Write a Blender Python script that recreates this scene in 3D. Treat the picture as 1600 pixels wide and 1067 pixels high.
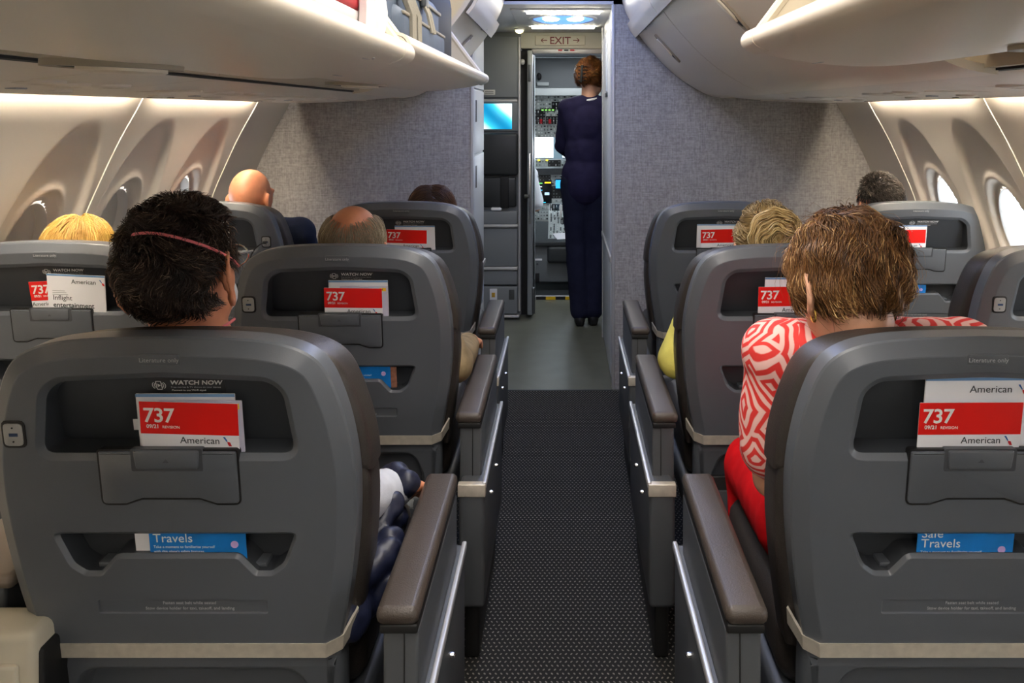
import bpy, bmesh, math, random
import numpy as np
from mathutils import Vector, Matrix, Euler
from mathutils.geometry import tessellate_polygon

for o in list(bpy.data.objects): bpy.data.objects.remove(o)
scene = bpy.context.scene
COL = scene.collection
random.seed(7); RNG = np.random.default_rng(7)
R = math.radians; PI = math.pi

# ------------------------------------------------------------------ camera, world, exposure
CAM_Z = 1.35; FPX = 1430.0; CX, CY = 880.0, 175.0      # focal length and principal point in a 1600 px frame
cam = bpy.data.cameras.new('camera'); camo = bpy.data.objects.new('camera', cam); COL.objects.link(camo)
camo.location = (0, 0, CAM_Z); camo.rotation_euler = (R(90), 0, 0)
cam.sensor_width = 36; cam.lens = FPX/1600*36; cam.clip_start = 0.02
cam.shift_x = (800-CX)/1600; cam.shift_y = (CY-533.5)/1600
scene.camera = camo
scene.view_settings.view_transform = 'Standard'; scene.view_settings.look = 'None'
scene.view_settings.gamma = 1; scene.view_settings.use_curve_mapping = False
scene.view_settings.exposure = 0.72
world = bpy.data.worlds.new('daylight'); scene.world = world; world.use_nodes = True
bg = world.node_tree.nodes['Background']; bg.inputs[0].default_value = (0.80, 0.90, 1.0, 1); bg.inputs[1].default_value = 8.0
E_CEIL = 7.5; E_WALL = 125.0; E_GALLEY = 9.0; E_COCKPIT_FILL = 20.0     # lamp strengths; the cockpit one is an added fill

def at(x, y, d):            # a measured pixel at depth d as a point in the cabin (metres)
    return ((x-CX)*d/FPX, d, CAM_Z-(y-CY)*d/FPX)

# ------------------------------------------------------------------ materials
def lin(h):
    v = [int(h[i:i+2], 16)/255 for i in (0, 2, 4)]
    return tuple((c/12.92 if c <= .04045 else ((c+.055)/1.055)**2.4) for c in v)+(1,)
MATS = {}
def nd(nt, t, **kw):
    n = nt.nodes.new(t)
    for k, v in kw.items():
        if k in n.inputs: n.inputs[k].default_value = v
        else: setattr(n, k, v)
    return n
def mat(name, hexc, rough=.5, metal=0., bump=0., bscale=200., vary=0., vscale=6., emit=0., spec=.5, coat=0., sheen=0.):
    if name in MATS: return MATS[name]
    m = bpy.data.materials.new(name); m.use_nodes = True; nt = m.node_tree
    b = nt.nodes['Principled BSDF']; c = lin(hexc)
    b.inputs['Base Color'].default_value = c; b.inputs['Roughness'].default_value = rough
    b.inputs['Metallic'].default_value = metal; b.inputs['Specular IOR Level'].default_value = spec
    b.inputs['Coat Weight'].default_value = coat; b.inputs['Sheen Weight'].default_value = sheen
    if emit:
        b.inputs['Emission Color'].default_value = c; b.inputs['Emission Strength'].default_value = emit
    tc = nd(nt, 'ShaderNodeTexCoord')
    if bump:
        n = nd(nt, 'ShaderNodeTexNoise'); n.inputs['Scale'].default_value = bscale; n.inputs['Detail'].default_value = 3
        nt.links.new(tc.outputs['Object'], n.inputs['Vector'])
        bp = nd(nt, 'ShaderNodeBump'); bp.inputs['Strength'].default_value = bump; bp.inputs['Distance'].default_value = .002
        nt.links.new(n.outputs['Fac'], bp.inputs['Height']); nt.links.new(bp.outputs['Normal'], b.inputs['Normal'])
    if vary:
        n = nd(nt, 'ShaderNodeTexNoise'); n.inputs['Scale'].default_value = vscale; n.inputs['Detail'].default_value = 5
        nt.links.new(tc.outputs['Object'], n.inputs['Vector'])
        r = nd(nt, 'ShaderNodeValToRGB')
        r.color_ramp.elements[0].position = .3; r.color_ramp.elements[1].position = .7
        r.color_ramp.elements[0].color = tuple(v*(1-vary) for v in c[:3])+(1,)
        r.color_ramp.elements[1].color = tuple(min(1, v*(1+vary)) for v in c[:3])+(1,)
        nt.links.new(n.outputs['Fac'], r.inputs['Fac']); nt.links.new(r.outputs['Color'], b.inputs['Base Color'])
    MATS[name] = m; return m

plastic   = mat('seat_plastic', '575b61', .33, bump=.12, bscale=900, vary=.05, vscale=4)
plastic_d = mat('seat_plastic_dark', '45484d', .45, bump=.1, bscale=900)
leather   = mat('black_leather', '322d2a', .42, bump=.35, bscale=350, vary=.1)
padmat    = mat('armrest_leather', '453d37', .40, bump=.3, bscale=420, vary=.08)
consolem  = mat('console_plastic', '484b4f', .45, bump=.12, bscale=800)
rubber    = mat('black_rubber', '0c0c0d', .6)
steel     = mat('brushed_steel', 'd2cabb', .42, metal=.35, vary=.10, vscale=60)
rail_m    = mat('aluminium_rail', 'd9dbde', .35, metal=.6)
white_p   = mat('white_plastic', 'd8d8d6', .45)
cream     = mat('cream_plastic', 'd9cdb4', .5)
binm      = mat('bin_plastic', 'e4d9c6', .33, bump=.05, bscale=700)
psum      = mat('service_panel_plastic', 'ddd5c8', .42)
wallm     = mat('sidewall_plastic', 'e2d9cc', .5, bump=.05, bscale=600)
ceilm     = mat('ceiling_plastic', 'd2d2d2', .6)
dark      = mat('dark_gap', '0d0d0e', .7)
ink_w     = mat('white_print', 'e4e4e2', .6)
ink_g     = mat('grey_print', 'a8aaac', .6)
ink_d     = mat('dark_print', '2f3338', .6)
paper     = mat('white_paper', 'e6e6ea', .55)
paper_l   = mat('lavender_paper', 'c3c0d2', .5)
red_p     = mat('red_print', 'e0150f', .38)
blue_p    = mat('blue_print', '1478c8', .4, vary=.15, vscale=25)
navy_p    = mat('navy_print', '16345e', .45)
ltblue    = mat('light_blue_print', '6f97c4', .5)
logo_b    = mat('logo_blue', '1f5fa8', .5)
logo_r    = mat('logo_red', 'c8202c', .5)
yellow_p  = mat('yellow_print', 'f0c418', .5)
galley_g  = mat('galley_grey', '7a7e81', .45, bump=.05)
galley_d  = mat('galley_dark_leather', '26292b', .45, bump=.2, bscale=300)
cock_g    = mat('cockpit_grey', '6d7274', .55)
cock_l    = mat('cockpit_light_grey', 'a9b0b0', .5)
cock_dk   = mat('cockpit_dark', '2c3032', .6)
metal_d   = mat('dark_metal', '55585a', .4, metal=.7)
chrome    = mat('chrome', 'd8d8d8', .2, metal=1)
skin      = mat('skin', 'c98e6e', .5, vary=.08, vscale=30)
skin_r    = mat('skin_ruddy', 'd08a66', .48, vary=.1, vscale=30)
skin_l    = mat('skin_light', 'd8a283', .5, vary=.07, vscale=30)
eye_w     = mat('eye_white', 'e8e4de', .3)
lip_m     = mat('lips', 'a85a50', .5)

def fabric_linen():
    m = bpy.data.materials.new('bulkhead_linen'); m.use_nodes = True; nt = m.node_tree; b = nt.nodes['Principled BSDF']
    b.inputs['Roughness'].default_value = .75
    tc = nd(nt, 'ShaderNodeTexCoord'); acc = None
    for sc in ((18, 1, 420), (420, 1, 18), (90, 1, 90)):
        mp = nd(nt, 'ShaderNodeMapping'); mp.inputs['Scale'].default_value = sc
        nt.links.new(tc.outputs['Object'], mp.inputs['Vector'])
        n = nd(nt, 'ShaderNodeTexNoise'); n.inputs['Scale'].default_value = 1.0; n.inputs['Detail'].default_value = 2.5
        nt.links.new(mp.outputs['Vector'], n.inputs['Vector'])
        if acc is None: acc = n.outputs['Fac']
        else:
            a = nd(nt, 'ShaderNodeMath', operation='ADD'); nt.links.new(acc, a.inputs[0]); nt.links.new(n.outputs['Fac'], a.inputs[1]); acc = a.outputs[0]
    mr = nd(nt, 'ShaderNodeMapRange'); mr.inputs['From Min'].default_value = 1.15; mr.inputs['From Max'].default_value = 1.9
    nt.links.new(acc, mr.inputs['Value'])
    r = nd(nt, 'ShaderNodeValToRGB'); r.color_ramp.elements[0].color = lin('8c8784'); r.color_ramp.elements[1].color = lin('bab6b1')
    nt.links.new(mr.outputs['Result'], r.inputs['Fac']); nt.links.new(r.outputs['Color'], b.inputs['Base Color'])
    bp = nd(nt, 'ShaderNodeBump'); bp.inputs['Strength'].default_value = .25; bp.inputs['Distance'].default_value = .001
    nt.links.new(acc, bp.inputs['Height']); nt.links.new(bp.outputs['Normal'], b.inputs['Normal'])
    return m
linen = fabric_linen()

def carpet_mat():
    m = bpy.data.materials.new('aisle_carpet'); m.use_nodes = True; nt = m.node_tree; b = nt.nodes['Principled BSDF']
    b.inputs['Roughness'].default_value = .9; b.inputs['Specular IOR Level'].default_value = .15
    tc = nd(nt, 'ShaderNodeTexCoord'); sp = nd(nt, 'ShaderNodeSeparateXYZ'); nt.links.new(tc.outputs['Object'], sp.inputs[0])
    def mth(op, a, bb=None, c=None):
        n = nd(nt, 'ShaderNodeMath', operation=op)
        for i, v in enumerate((a, bb, c)):
            if v is None: continue
            if isinstance(v, (int, float)): n.inputs[i].default_value = v
            else: nt.links.new(v, n.inputs[i])
        return n.outputs[0]
    ux = mth('MULTIPLY', sp.outputs[0], 1/.0135); uy = mth('MULTIPLY', sp.outputs[1], 1/.016)
    row = mth('FLOOR', uy); par = mth('MODULO', row, 2.0); par = mth('ABSOLUTE', par)
    ux = mth('ADD', ux, mth('MULTIPLY', par, .5))
    fx = mth('SUBTRACT', mth('FRACT', ux), .5); fy = mth('SUBTRACT', mth('FRACT', uy), .5)
    sgn = mth('SUBTRACT', mth('MULTIPLY', par, 2.0), 1.0)
    fx2 = mth('ADD', fx, mth('MULTIPLY', mth('MULTIPLY', fy, sgn), .45))
    dist = mth('SQRT', mth('ADD', mth('POWER', mth('MULTIPLY', fx2, 1.5), 2.0), mth('POWER', mth('MULTIPLY', fy, 1.1), 2.0)))
    dot = mth('LESS_THAN', dist, .26)
    n = nd(nt, 'ShaderNodeTexNoise'); n.inputs['Scale'].default_value = 500; nt.links.new(tc.outputs['Object'], n.inputs['Vector'])
    n2 = nd(nt, 'ShaderNodeTexNoise'); n2.inputs['Scale'].default_value = 60; nt.links.new(tc.outputs['Object'], n2.inputs['Vector'])
    f = mth('MULTIPLY', dot, mth('MULTIPLY_ADD', n2.outputs['Fac'], 1.2, .25))
    r = nd(nt, 'ShaderNodeMix', data_type='RGBA'); r.inputs[6].default_value = lin('272727'); r.inputs[7].default_value = lin('8c8880')
    nt.links.new(f, r.inputs[0]); nt.links.new(r.outputs[2], b.inputs['Base Color'])
    bp = nd(nt, 'ShaderNodeBump'); bp.inputs['Strength'].default_value = .8; bp.inputs['Distance'].default_value = .003
    nt.links.new(mth('ADD', n.outputs['Fac'], dot), bp.inputs['Height']); nt.links.new(bp.outputs['Normal'], b.inputs['Normal'])
    return m
carpet = carpet_mat()

def hair_mat(name, c0, c1, c2=None, rough=.42):
    m = bpy.data.materials.new(name); m.use_nodes = True; nt = m.node_tree; b = nt.nodes['Principled BSDF']
    b.inputs['Roughness'].default_value = rough; b.inputs['Specular IOR Level'].default_value = .4
    a = nd(nt, 'ShaderNodeAttribute', attribute_name='rnd')
    r = nd(nt, 'ShaderNodeValToRGB'); e = r.color_ramp.elements
    e[0].color = lin(c0); e[1].color = lin(c1)
    if c2: x = e.new(.93); x.color = lin(c1); e[-1].color = lin(c2)
    nt.links.new(a.outputs['Fac'], r.inputs['Fac']); nt.links.new(r.outputs['Color'], b.inputs['Base Color'])
    return m

def pattern_shirt():
    m = bpy.data.materials.new('red_white_print'); m.use_nodes = True; nt = m.node_tree; b = nt.nodes['Principled BSDF']
    b.inputs['Roughness'].default_value = .75
    tc = nd(nt, 'ShaderNodeTexCoord'); 
    wv = nd(nt, 'ShaderNodeTexNoise'); wv.inputs['Scale'].default_value = 8; nt.links.new(tc.outputs['Object'], wv.inputs['Vector'])
    mx = nd(nt, 'ShaderNodeMix', data_type='RGBA'); mx.inputs[0].default_value = .06
    nt.links.new(tc.outputs['Object'], mx.inputs[6]); nt.links.new(wv.outputs['Color'], mx.inputs[7])
    v = nd(nt, 'ShaderNodeTexVoronoi', feature='F1', distance='MANHATTAN'); v.inputs['Scale'].default_value = 10; v.inputs['Randomness'].default_value = .35
    nt.links.new(mx.outputs[2], v.inputs['Vector'])
    mu = nd(nt, 'ShaderNodeMath', operation='MULTIPLY'); mu.inputs[1].default_value = 26; nt.links.new(v.outputs['Distance'], mu.inputs[0])
    si = nd(nt, 'ShaderNodeMath', operation='SINE'); nt.links.new(mu.outputs[0], si.inputs[0])
    r = nd(nt, 'ShaderNodeValToRGB'); e = r.color_ramp.elements
    e[0].position = .36; e[0].color = lin('e23530'); e[1].position = .62; e[1].color = lin('f3c3ba')
    mr = nd(nt, 'ShaderNodeMapRange'); mr.inputs['From Min'].default_value = -1; mr.inputs['From Max'].default_value = 1
    nt.links.new(si.outputs[0], mr.inputs['Value']); nt.links.new(mr.outputs['Result'], r.inputs['Fac'])
    nt.links.new(r.outputs['Color'], b.inputs['Base Color'])
    return m

def glass_mat(name, tint=(1, 1, 1, 1), rough=.0, alpha=.12):
    m = bpy.data.materials.new(name); m.use_nodes = True; nt = m.node_tree
    b = nt.nodes['Principled BSDF']; b.inputs['Base Color'].default_value = tint; b.inputs['Roughness'].default_value = .08
    tr = nd(nt, 'ShaderNodeBsdfTransparent'); mix = nd(nt, 'ShaderNodeMixShader'); mix.inputs[0].default_value = alpha
    nt.links.new(tr.outputs[0], mix.inputs[1]); nt.links.new(b.outputs[0], mix.inputs[2])
    nt.links.new(mix.outputs[0], nt.nodes['Material Output'].inputs[0])
    return m
pane_glass = glass_mat('window_glass')
clear_bag = glass_mat('clear_plastic', (.9, .93, .95, 1), alpha=.3)

# ------------------------------------------------------------------ mesh helpers
class MB:
    def __init__(self): self.v = []; self.f = []
    def add(self, vs, fs):
        k = len(self.v); self.v += [tuple(p) for p in vs]; self.f += [tuple(i+k for i in f) for f in fs]; return self
    def rings(self, rs, cap0=True, cap1=True, closed=True):
        n = len(rs[0]); vs = [p for r in rs for p in r]; fs = []
        for i in range(len(rs)-1):
            for j in range(n if closed else n-1):
                a = i*n+j; b = i*n+(j+1) % n
                fs.append((a, b, b+n, a+n))
        if cap0: fs.append(tuple(range(n))[::-1])
        if cap1: fs.append(tuple((len(rs)-1)*n+j for j in range(n)))
        return self.add(vs, fs)
    def box(self, x0, x1, y0, y1, z0, z1):
        return self.add([(x, y, z) for z in (z0, z1) for x, y in ((x0, y0), (x1, y0), (x1, y1), (x0, y1))],
                        [(3, 2, 1, 0), (4, 5, 6, 7), (0, 1, 5, 4), (1, 2, 6, 5), (2, 3, 7, 6), (3, 0, 4, 7)])
    def rbox(self, x0, x1, y0, y1, z0, z1, r=.01, n=3):
        r = min(r, (x1-x0)/2.01, (y1-y0)/2.01, (z1-z0)/2.01); rs = []
        lev = [(z0+r-r*math.cos(PI/2*i/n), r*math.sin(PI/2*i/n)) for i in range(n+1)]
        lev += [(z1-r+r*math.sin(PI/2*i/n), r*math.cos(PI/2*i/n)) for i in range(n+1)]
        for z, q in lev:
            ring = []
            for (sx, sy, a0) in ((1, 1, 0), (-1, 1, 90), (-1, -1, 180), (1, -1, 270)):
                cx = x1-r if sx > 0 else x0+r; cy = y1-r if sy > 0 else y0+r
                for i in range(n+1):
                    a = R(a0+90*i/n); ring.append((cx+q*math.cos(a), cy+q*math.sin(a), z))
            rs.append(ring)
        return self.rings(rs)
    def tube(self, path, r, n=8, cap=True):
        P = [Vector(p) for p in path]; rs = []; up = None
        for i, p in enumerate(P):
            t = (P[min(i+1, len(P)-1)]-P[max(i-1, 0)]).normalized()
            if up is None: up = t.orthogonal().normalized()
            up = (up-t*up.dot(t)).normalized(); s = t.cross(up)
            rr = r[i] if isinstance(r, (list, tuple)) else r
            rs.append([p+(up*math.cos(2*PI*k/n)+s*math.sin(2*PI*k/n))*rr for k in range(n)])
        return self.rings(rs, cap, cap)
    def ell(self, c, r, nu=16, nv=10, rot=None):
        c = Vector(c); rs = []
        for i in range(nv+1):
            ph = -PI/2+PI*i/nv; cc = max(math.cos(ph), .02)
            ring = []
            for j in range(nu):
                p = Vector((r[0]*cc*math.cos(2*PI*j/nu), r[1]*cc*math.sin(2*PI*j/nu), r[2]*math.sin(ph)))
                if rot: p = rot @ p
                ring.append(c+p)
            rs.append(ring)
        return self.rings(rs)
    def cap(self, p0, p1, r0, r1=None, n=14):
        r1 = r0 if r1 is None else r1
        p0 = Vector(p0); p1 = Vector(p1); t = (p1-p0)
        if t.length < 1e-6: t = Vector((0, 0, 1e-4))
        L = t.length; t.normalize(); u = t.orthogonal().normalized(); s = t.cross(u); rs = []
        prof = [(-r0*math.cos(PI/2*i/4), r0*math.sin(PI/2*i/4)) for i in range(5)]+[(L+r1*math.sin(PI/2*i/4), r1*math.cos(PI/2*i/4)) for i in range(5)]
        for h, q in prof:
            q = max(q, .0006)
            rs.append([p0+t*h+(u*math.cos(2*PI*k/n)+s*math.sin(2*PI*k/n))*q for k in range(n)])
        return self.rings(rs)
    def disc(self, c, rx, rz, y0, y1, n=20):     # short elliptic drum along Y
        return self.rings([[(c[0]+rx*math.cos(2*PI*k/n), y, c[1]+rz*math.sin(2*PI*k/n)) for k in range(n)] for y in (y0, y1)])
    def mesh(self, name, smooth=35):
        me = bpy.data.meshes.new(name); me.from_pydata(self.v, [], self.f)
        bm = bmesh.new(); bm.from_mesh(me); bmesh.ops.recalc_face_normals(bm, faces=bm.faces); bm.to_mesh(me); bm.free()
        if smooth:
            me.polygons.foreach_set('use_smooth', [True]*len(me.polygons)); me.set_sharp_from_angle(angle=R(smooth))
        me.update(); return me
    def shift(self, off):
        self.v = [(p[0]-off[0], p[1]-off[1], p[2]-off[2]) for p in self.v]; return self
    def build(self, name, m, parent=None, smooth=35, world=False):
        if world and parent is not None: self.shift(parent.matrix_world.translation if False else WLOC[parent.name])
        return link(name, self.mesh(name, smooth), m, parent)
WLOC = {}
def link(name, me, m, parent=None, loc=None, rot=None):
    o = bpy.data.objects.new(name, me)
    if m is not None and not me.materials: me.materials.append(m)
    COL.objects.link(o)
    if parent is not None: o.parent = parent
    if loc is not None: o.location = loc
    if rot is not None: o.rotation_euler = rot
    return o
def tag(o, label=None, cat=None, group=None, kind=None):
    if label: o['label'] = label
    if cat: o['category'] = cat
    if group: o['group'] = group
    if kind: o['kind'] = kind
    return o
def thing(name, label, cat, loc=(0, 0, 0), rot=(0, 0, 0), group=None):
    o = bpy.data.objects.new(name, None); COL.objects.link(o); o.location = loc; o.rotation_euler = rot
    o.empty_display_size = .1; WLOC[o.name] = tuple(loc)
    return tag(o, label, cat, group)
def struct(name, mb, m, label=None, smooth=35, parent=None):
    o = mb.build(name, m, parent, smooth)
    if parent is None: o['kind'] = 'structure'
    if label: o['label'] = label
    WLOC[o.name] = (0, 0, 0)
    return o
def struct_empty(name, label=None):
    o = bpy.data.objects.new(name, None); COL.objects.link(o); o['kind'] = 'structure'; WLOC[o.name] = (0, 0, 0)
    if label: o['label'] = label
    return o
CACHE = {}
def cached(key, fn):
    if key not in CACHE: CACHE[key] = fn()
    return CACHE[key]

def round_poly(pts, rads, n=5):
    out = []; N = len(pts)
    for i, p in enumerate(pts):
        r = rads[i] if isinstance(rads, (list, tuple)) else rads
        p = Vector(p); a = Vector(pts[i-1])-p; b = Vector(pts[(i+1) % N])-p
        la, lb = a.length, b.length; a.normalize(); b.normalize()
        ang = math.acos(max(-1, min(1, a.dot(b))))
        if r <= 0 or ang > R(176): out.append(tuple(p)); continue
        t = min(r/math.tan(ang/2), la*.49, lb*.49)
        q0 = p+a*t; q1 = p+b*t
        for k in range(n+1):
            s = k/n; out.append(tuple(q0*(1-s)**2+p*2*s*(1-s)+q1*s*s))
    return out
def area2(P): return sum(P[i-1][0]*P[i][1]-P[i][0]*P[i-1][1] for i in range(len(P)))
def inset(P, d):
    if area2(P) < 0: d = -d
    out = []; N = len(P)
    for i in range(N):
        a = Vector(P[i])-Vector(P[i-1]); b = Vector(P[(i+1) % N])-Vector(P[i])
        if a.length < 1e-7: a = b
        if b.length < 1e-7: b = a
        a.normalize(); b.normalize()
        n = Vector((-a.y-b.y, a.x+b.x)); l = n.length
        if l < 1e-6: n = Vector((-a.y, a.x)); l = 1
        n /= l; c = max(.5, n.dot(Vector((-a.y, a.x))))
        out.append((P[i][0]+n.x*d/c, P[i][1]+n.y*d/c))
    return out
def chaikin(P, it=2, closed=False):
    P = [tuple(p) for p in P]
    for _ in range(it):
        Q = [] if closed else [P[0]]
        for i in range(len(P) if closed else len(P)-1):
            a, b = P[i], P[(i+1) % len(P)]
            Q.append(tuple(.75*x+.25*y for x, y in zip(a, b))); Q.append(tuple(.25*x+.75*y for x, y in zip(a, b)))
        if not closed: Q.append(P[-1])
        P = Q
    return P
def prism(mb, P, f, w0, w1, bev=0.):       # outline P lifted by map f(u,v,w), from depth w0 to w1, front edge bevelled
    rs = [[f(u, v, w0) for u, v in P]]
    if bev: rs += [[f(u, v, w1-bev) for u, v in P], [f(u, v, w1-bev*.3) for u, v in inset(P, bev*.3)], [f(u, v, w1) for u, v in inset(P, bev)]]
    else: rs += [[f(u, v, w1) for u, v in P]]
    mb.rings(rs, True, True); return mb
XZ = lambda u, v, w: (u, -w, v)

_txt = {}
def text_mesh(s, size, bold=0., align='LEFT', shear=0., space=1.):
    key = (s, size, bold, align, shear, space)
    if key in _txt: return _txt[key]
    cu = bpy.data.curves.new('lettering', 'FONT'); cu.body = s; cu.size = size; cu.offset = bold*size; cu.align_x = align; cu.shear = shear
    cu.space_character = space; cu.extrude = .00015; cu.resolution_u = 3
    o = bpy.data.objects.new('tmp_text', cu); COL.objects.link(o)
    dg = bpy.context.evaluated_depsgraph_get(); me = bpy.data.meshes.new_from_object(o.evaluated_get(dg))
    bpy.data.objects.remove(o); me.name = 'lettering'
    me.materials.clear()
    _txt[key] = me; return me
def text(s, size, m, parent, loc, rot=(R(90), 0, 0), name='lettering', **kw):
    me = text_mesh(s, size, **kw)
    key = (me.name, m.name)
    me2 = cached(key, lambda: me.copy())
    return link(name, me2, m, parent, loc, rot)

def np_mesh(name, V, F, rnd=None, smooth=True):
    V = np.asarray(V, dtype=np.float32); F = np.asarray(F, dtype=np.int32)
    me = bpy.data.meshes.new(name); me.vertices.add(len(V)); me.vertices.foreach_set('co', V.ravel())
    k = F.shape[1]; me.loops.add(F.size); me.loops.foreach_set('vertex_index', F.ravel())
    me.polygons.add(len(F)); me.polygons.foreach_set('loop_start', np.arange(0, F.size, k, dtype=np.int32))
    if smooth: me.polygons.foreach_set('use_smooth', np.ones(len(F), dtype=bool))
    if rnd is not None:
        a = me.attributes.new('rnd', 'FLOAT', 'POINT'); a.data.foreach_set('value', np.asarray(rnd, dtype=np.float32))
    me.update(calc_edges=True); me.validate(); return me
def blob(name, mb, m, parent, voxel=.009, it=6, world=True, folds=0., fs=40.):
    if world: mb.shift(WLOC[parent.name])
    me = mb.mesh(name, 0); o = bpy.data.objects.new('tmp_blob', me); COL.objects.link(o)
    md = o.modifiers.new('r', 'REMESH'); md.mode = 'VOXEL'; md.voxel_size = voxel
    s = o.modifiers.new('s', 'SMOOTH'); s.factor = .5; s.iterations = it
    dg = bpy.context.evaluated_depsgraph_get(); out = bpy.data.meshes.new_from_object(o.evaluated_get(dg))
    bpy.data.objects.remove(o); bpy.data.meshes.remove(me); out.name = name
    n = len(out.vertices)
    if folds:
        co = np.empty(n*3, np.float32); out.vertices.foreach_get('co', co); co = co.reshape(-1, 3)
        no = np.empty(n*3, np.float32); out.vertices.foreach_get('normal', no); no = no.reshape(-1, 3)
        h = np.zeros(n)
        rg = np.random.default_rng(len(name)+n)
        for q in range(7):
            d = rg.normal(size=3); d /= np.linalg.norm(d); d[2] *= .6
            h += np.abs(np.sin(co @ d*fs*rg.uniform(.5, 1.5)+rg.uniform(0, 6)+1.5*np.sin(co[:, 2]*fs*.35)))-.6
        co += no*(h[:, None]*folds/3); out.vertices.foreach_set('co', co.ravel())
    out.polygons.foreach_set('use_smooth', [True]*len(out.polygons)); out.update()
    out.materials.clear()
    return link(name, out, m, parent)
# ------------------------------------------------------------------ the room: floor, ceiling, walls
BULK = 4.458
struct('floor', MB().box(-1.75, 1.75, -2.5, 4.44, -.03, 0), carpet, 'dark carpet with small light dashes along the aisle')
gf = mat('galley_floor_vinyl', '616257', .34, bump=.25, bscale=160, vary=.12, vscale=9)
o = struct('floor', MB().box(-1.75, 1.75, 4.44, 6.60, -.03, 0), gf, 'grey green vinyl floor of the forward galley')
struct('floor', MB().box(-1.2, 1.2, 6.60, 8.6, -.03, -.002), cock_dk, 'dark cockpit floor')
struct('trim_1', MB().box(-.44, .24, 4.432, 4.447, -.001, .003), metal_d, 'thin strip where carpet meets galley floor')
# cabin ceiling: low arch between the bin tops, closing down to the sidewalls
cp = [(-1.62, 1.42), (-1.34, 1.60), (-1.2, 1.93), (-.9, 1.975), (-.30, 1.965), (-.18, 2.02), (0, 2.05), (.18, 2.02), (.30, 1.965), (.9, 1.975), (1.2, 1.93), (1.34, 1.60), (1.62, 1.42)]
def sheet(pts, y0, y1, th=.02):
    mb = MB(); ups = [(x, z+th) for x, z in pts]; n = len(pts)
    vs = [(x, y, z) for y in (y0, y1) for x, z in pts+ups]; fs = []
    for i in range(n-1):
        fs += [(i, i+1, 2*n+i+1, 2*n+i), (n+i, n+i+1, 3*n+i+1, 3*n+i), (i, i+1, n+i+1, n+i), (2*n+i, 2*n+i+1, 3*n+i+1, 3*n+i)]
    fs += [(0, n, 3*n, 2*n), (n-1, 2*n-1, 4*n-1, 3*n-1)]
    return mb.add(vs, fs)
struct('ceiling', sheet(cp, -2.5, BULK), ceilm, 'pale arched cabin ceiling above the bins')
struct('ceiling', MB().box(-1.4, 1.4, BULK, 6.12, 1.875, 1.90), ceilm, 'white ceiling of the forward galley')
struct('ceiling', MB().box(-.46, .31, BULK, BULK+.03, 1.89, 2.08), ceilm, 'step in the ceiling above the galley entrance')
struct('wall_back', MB().box(-1.75, 1.75, -2.54, -2.5, 0, 2.1), wallm, 'plain wall closing the cabin behind')
lamp_w = mat('lamp_white', 'fff8f0', .5, emit=E_CEIL)
lamp_b = mat('lamp_blue', 'a9bfff', .5, emit=E_CEIL*.6)
for k, (y0, y1, m, lb) in enumerate([(-2.3, -.1, lamp_w, 'long warm white ceiling light over the rear of the cabin'), (.1, 2.5, lamp_w, 'long warm white ceiling light over the middle rows'), (2.7, 4.3, lamp_b, 'bluish ceiling light ahead over the front row aisle')]):
    t = thing('ceiling_light', lb, 'light', (0, (y0+y1)/2, 2.0), group='ceiling lights')
    MB().rbox(-.15, .15, y0, y1, 2.0, 2.012, .004).shift((0, (y0+y1)/2, 2.0)).build('diffuser', m, t)
    MB().rbox(-.17, .17, y0-.02, y1+.02, 2.012, 2.03, .004).shift((0, (y0+y1)/2, 2.0)).build('housing', white_p, t)

# bulkheads
struct('wall_front_left', MB().box(-1.7, -.447, BULK, BULK+.03, 0, 1.96), linen, 'grey woven bulkhead ahead of the left seats')
struct('wall_front_right', MB().box(.245, 1.7, BULK, BULK+.03, 0, 1.96), linen, 'grey woven bulkhead ahead of the right seats')
alu_e = mat('edge_trim', 'b9b8b8', .4, metal=.3)
struct('trim_2', MB().rbox(-.452, -.438, BULK-.006, BULK+.034, 0, 1.9, .004), alu_e, 'pale vertical edge strip of the left bulkhead')
struct('trim_3', MB().rbox(.236, .252, BULK-.006, BULK+.034, 0, 1.875, .004), alu_e, 'pale vertical edge strip of the right bulkhead')
closet_m = mat('closet_white', 'c0c4ca', .4)
# closet on the left of the galley entrance
t = struct_empty('wall_left_closet', 'white closet wall beside the galley entrance on the left')
MB().box(-.47, -.445, BULK+.03, 5.06, 0, 1.875).build('wall_panel', closet_m, t)
for (z0, z1) in ((.02, .52), (.53, 1.13), (1.14, 1.46), (1.47, 1.84)):
    MB().rbox(-.446, -.438, BULK+.05, 5.05, z0, z1, .003).build('door_panel', closet_m, t)
    MB().rbox(-.4385, -.434, BULK+.12, BULK+.15, z1-.16, z1-.05, .002).build('latch', metal_d, t)
MB().rbox(-.44, -.428, BULK+.04, 5.06, .52, .545, .004).build('bumper_rail', alu_e, t)
# lavatory wall on the right
t = struct_empty('wall_right_lavatory', 'white lavatory wall beside the standing attendant')
LAV = 5.48
MB().box(.246, .27, BULK+.03, LAV, 0, 1.875).build('wall_panel', closet_m, t)
MB().rbox(.236, .248, BULK+.10, LAV-.03, .03, 1.78, .004).build('door_panel', closet_m, t)
MB().rbox(.228, .238, BULK+.04, LAV-.005, .61, .64, .004).build('bumper_rail', alu_e, t)
MB().rbox(.229, .238, BULK+.42, BULK+.55, 1.46, 1.72, .004).build('placard', mat('placard_grey', 'c4cad2', .4), t)
MB().rbox(.229, .238, BULK+.40, BULK+.57, 1.43, 1.455, .003).build('handle', metal_d, t)
MB().rbox(.232, .262, LAV-.004, LAV+.006, 0, 1.86, .003).build('edge_strip', alu_e, t)

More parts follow.
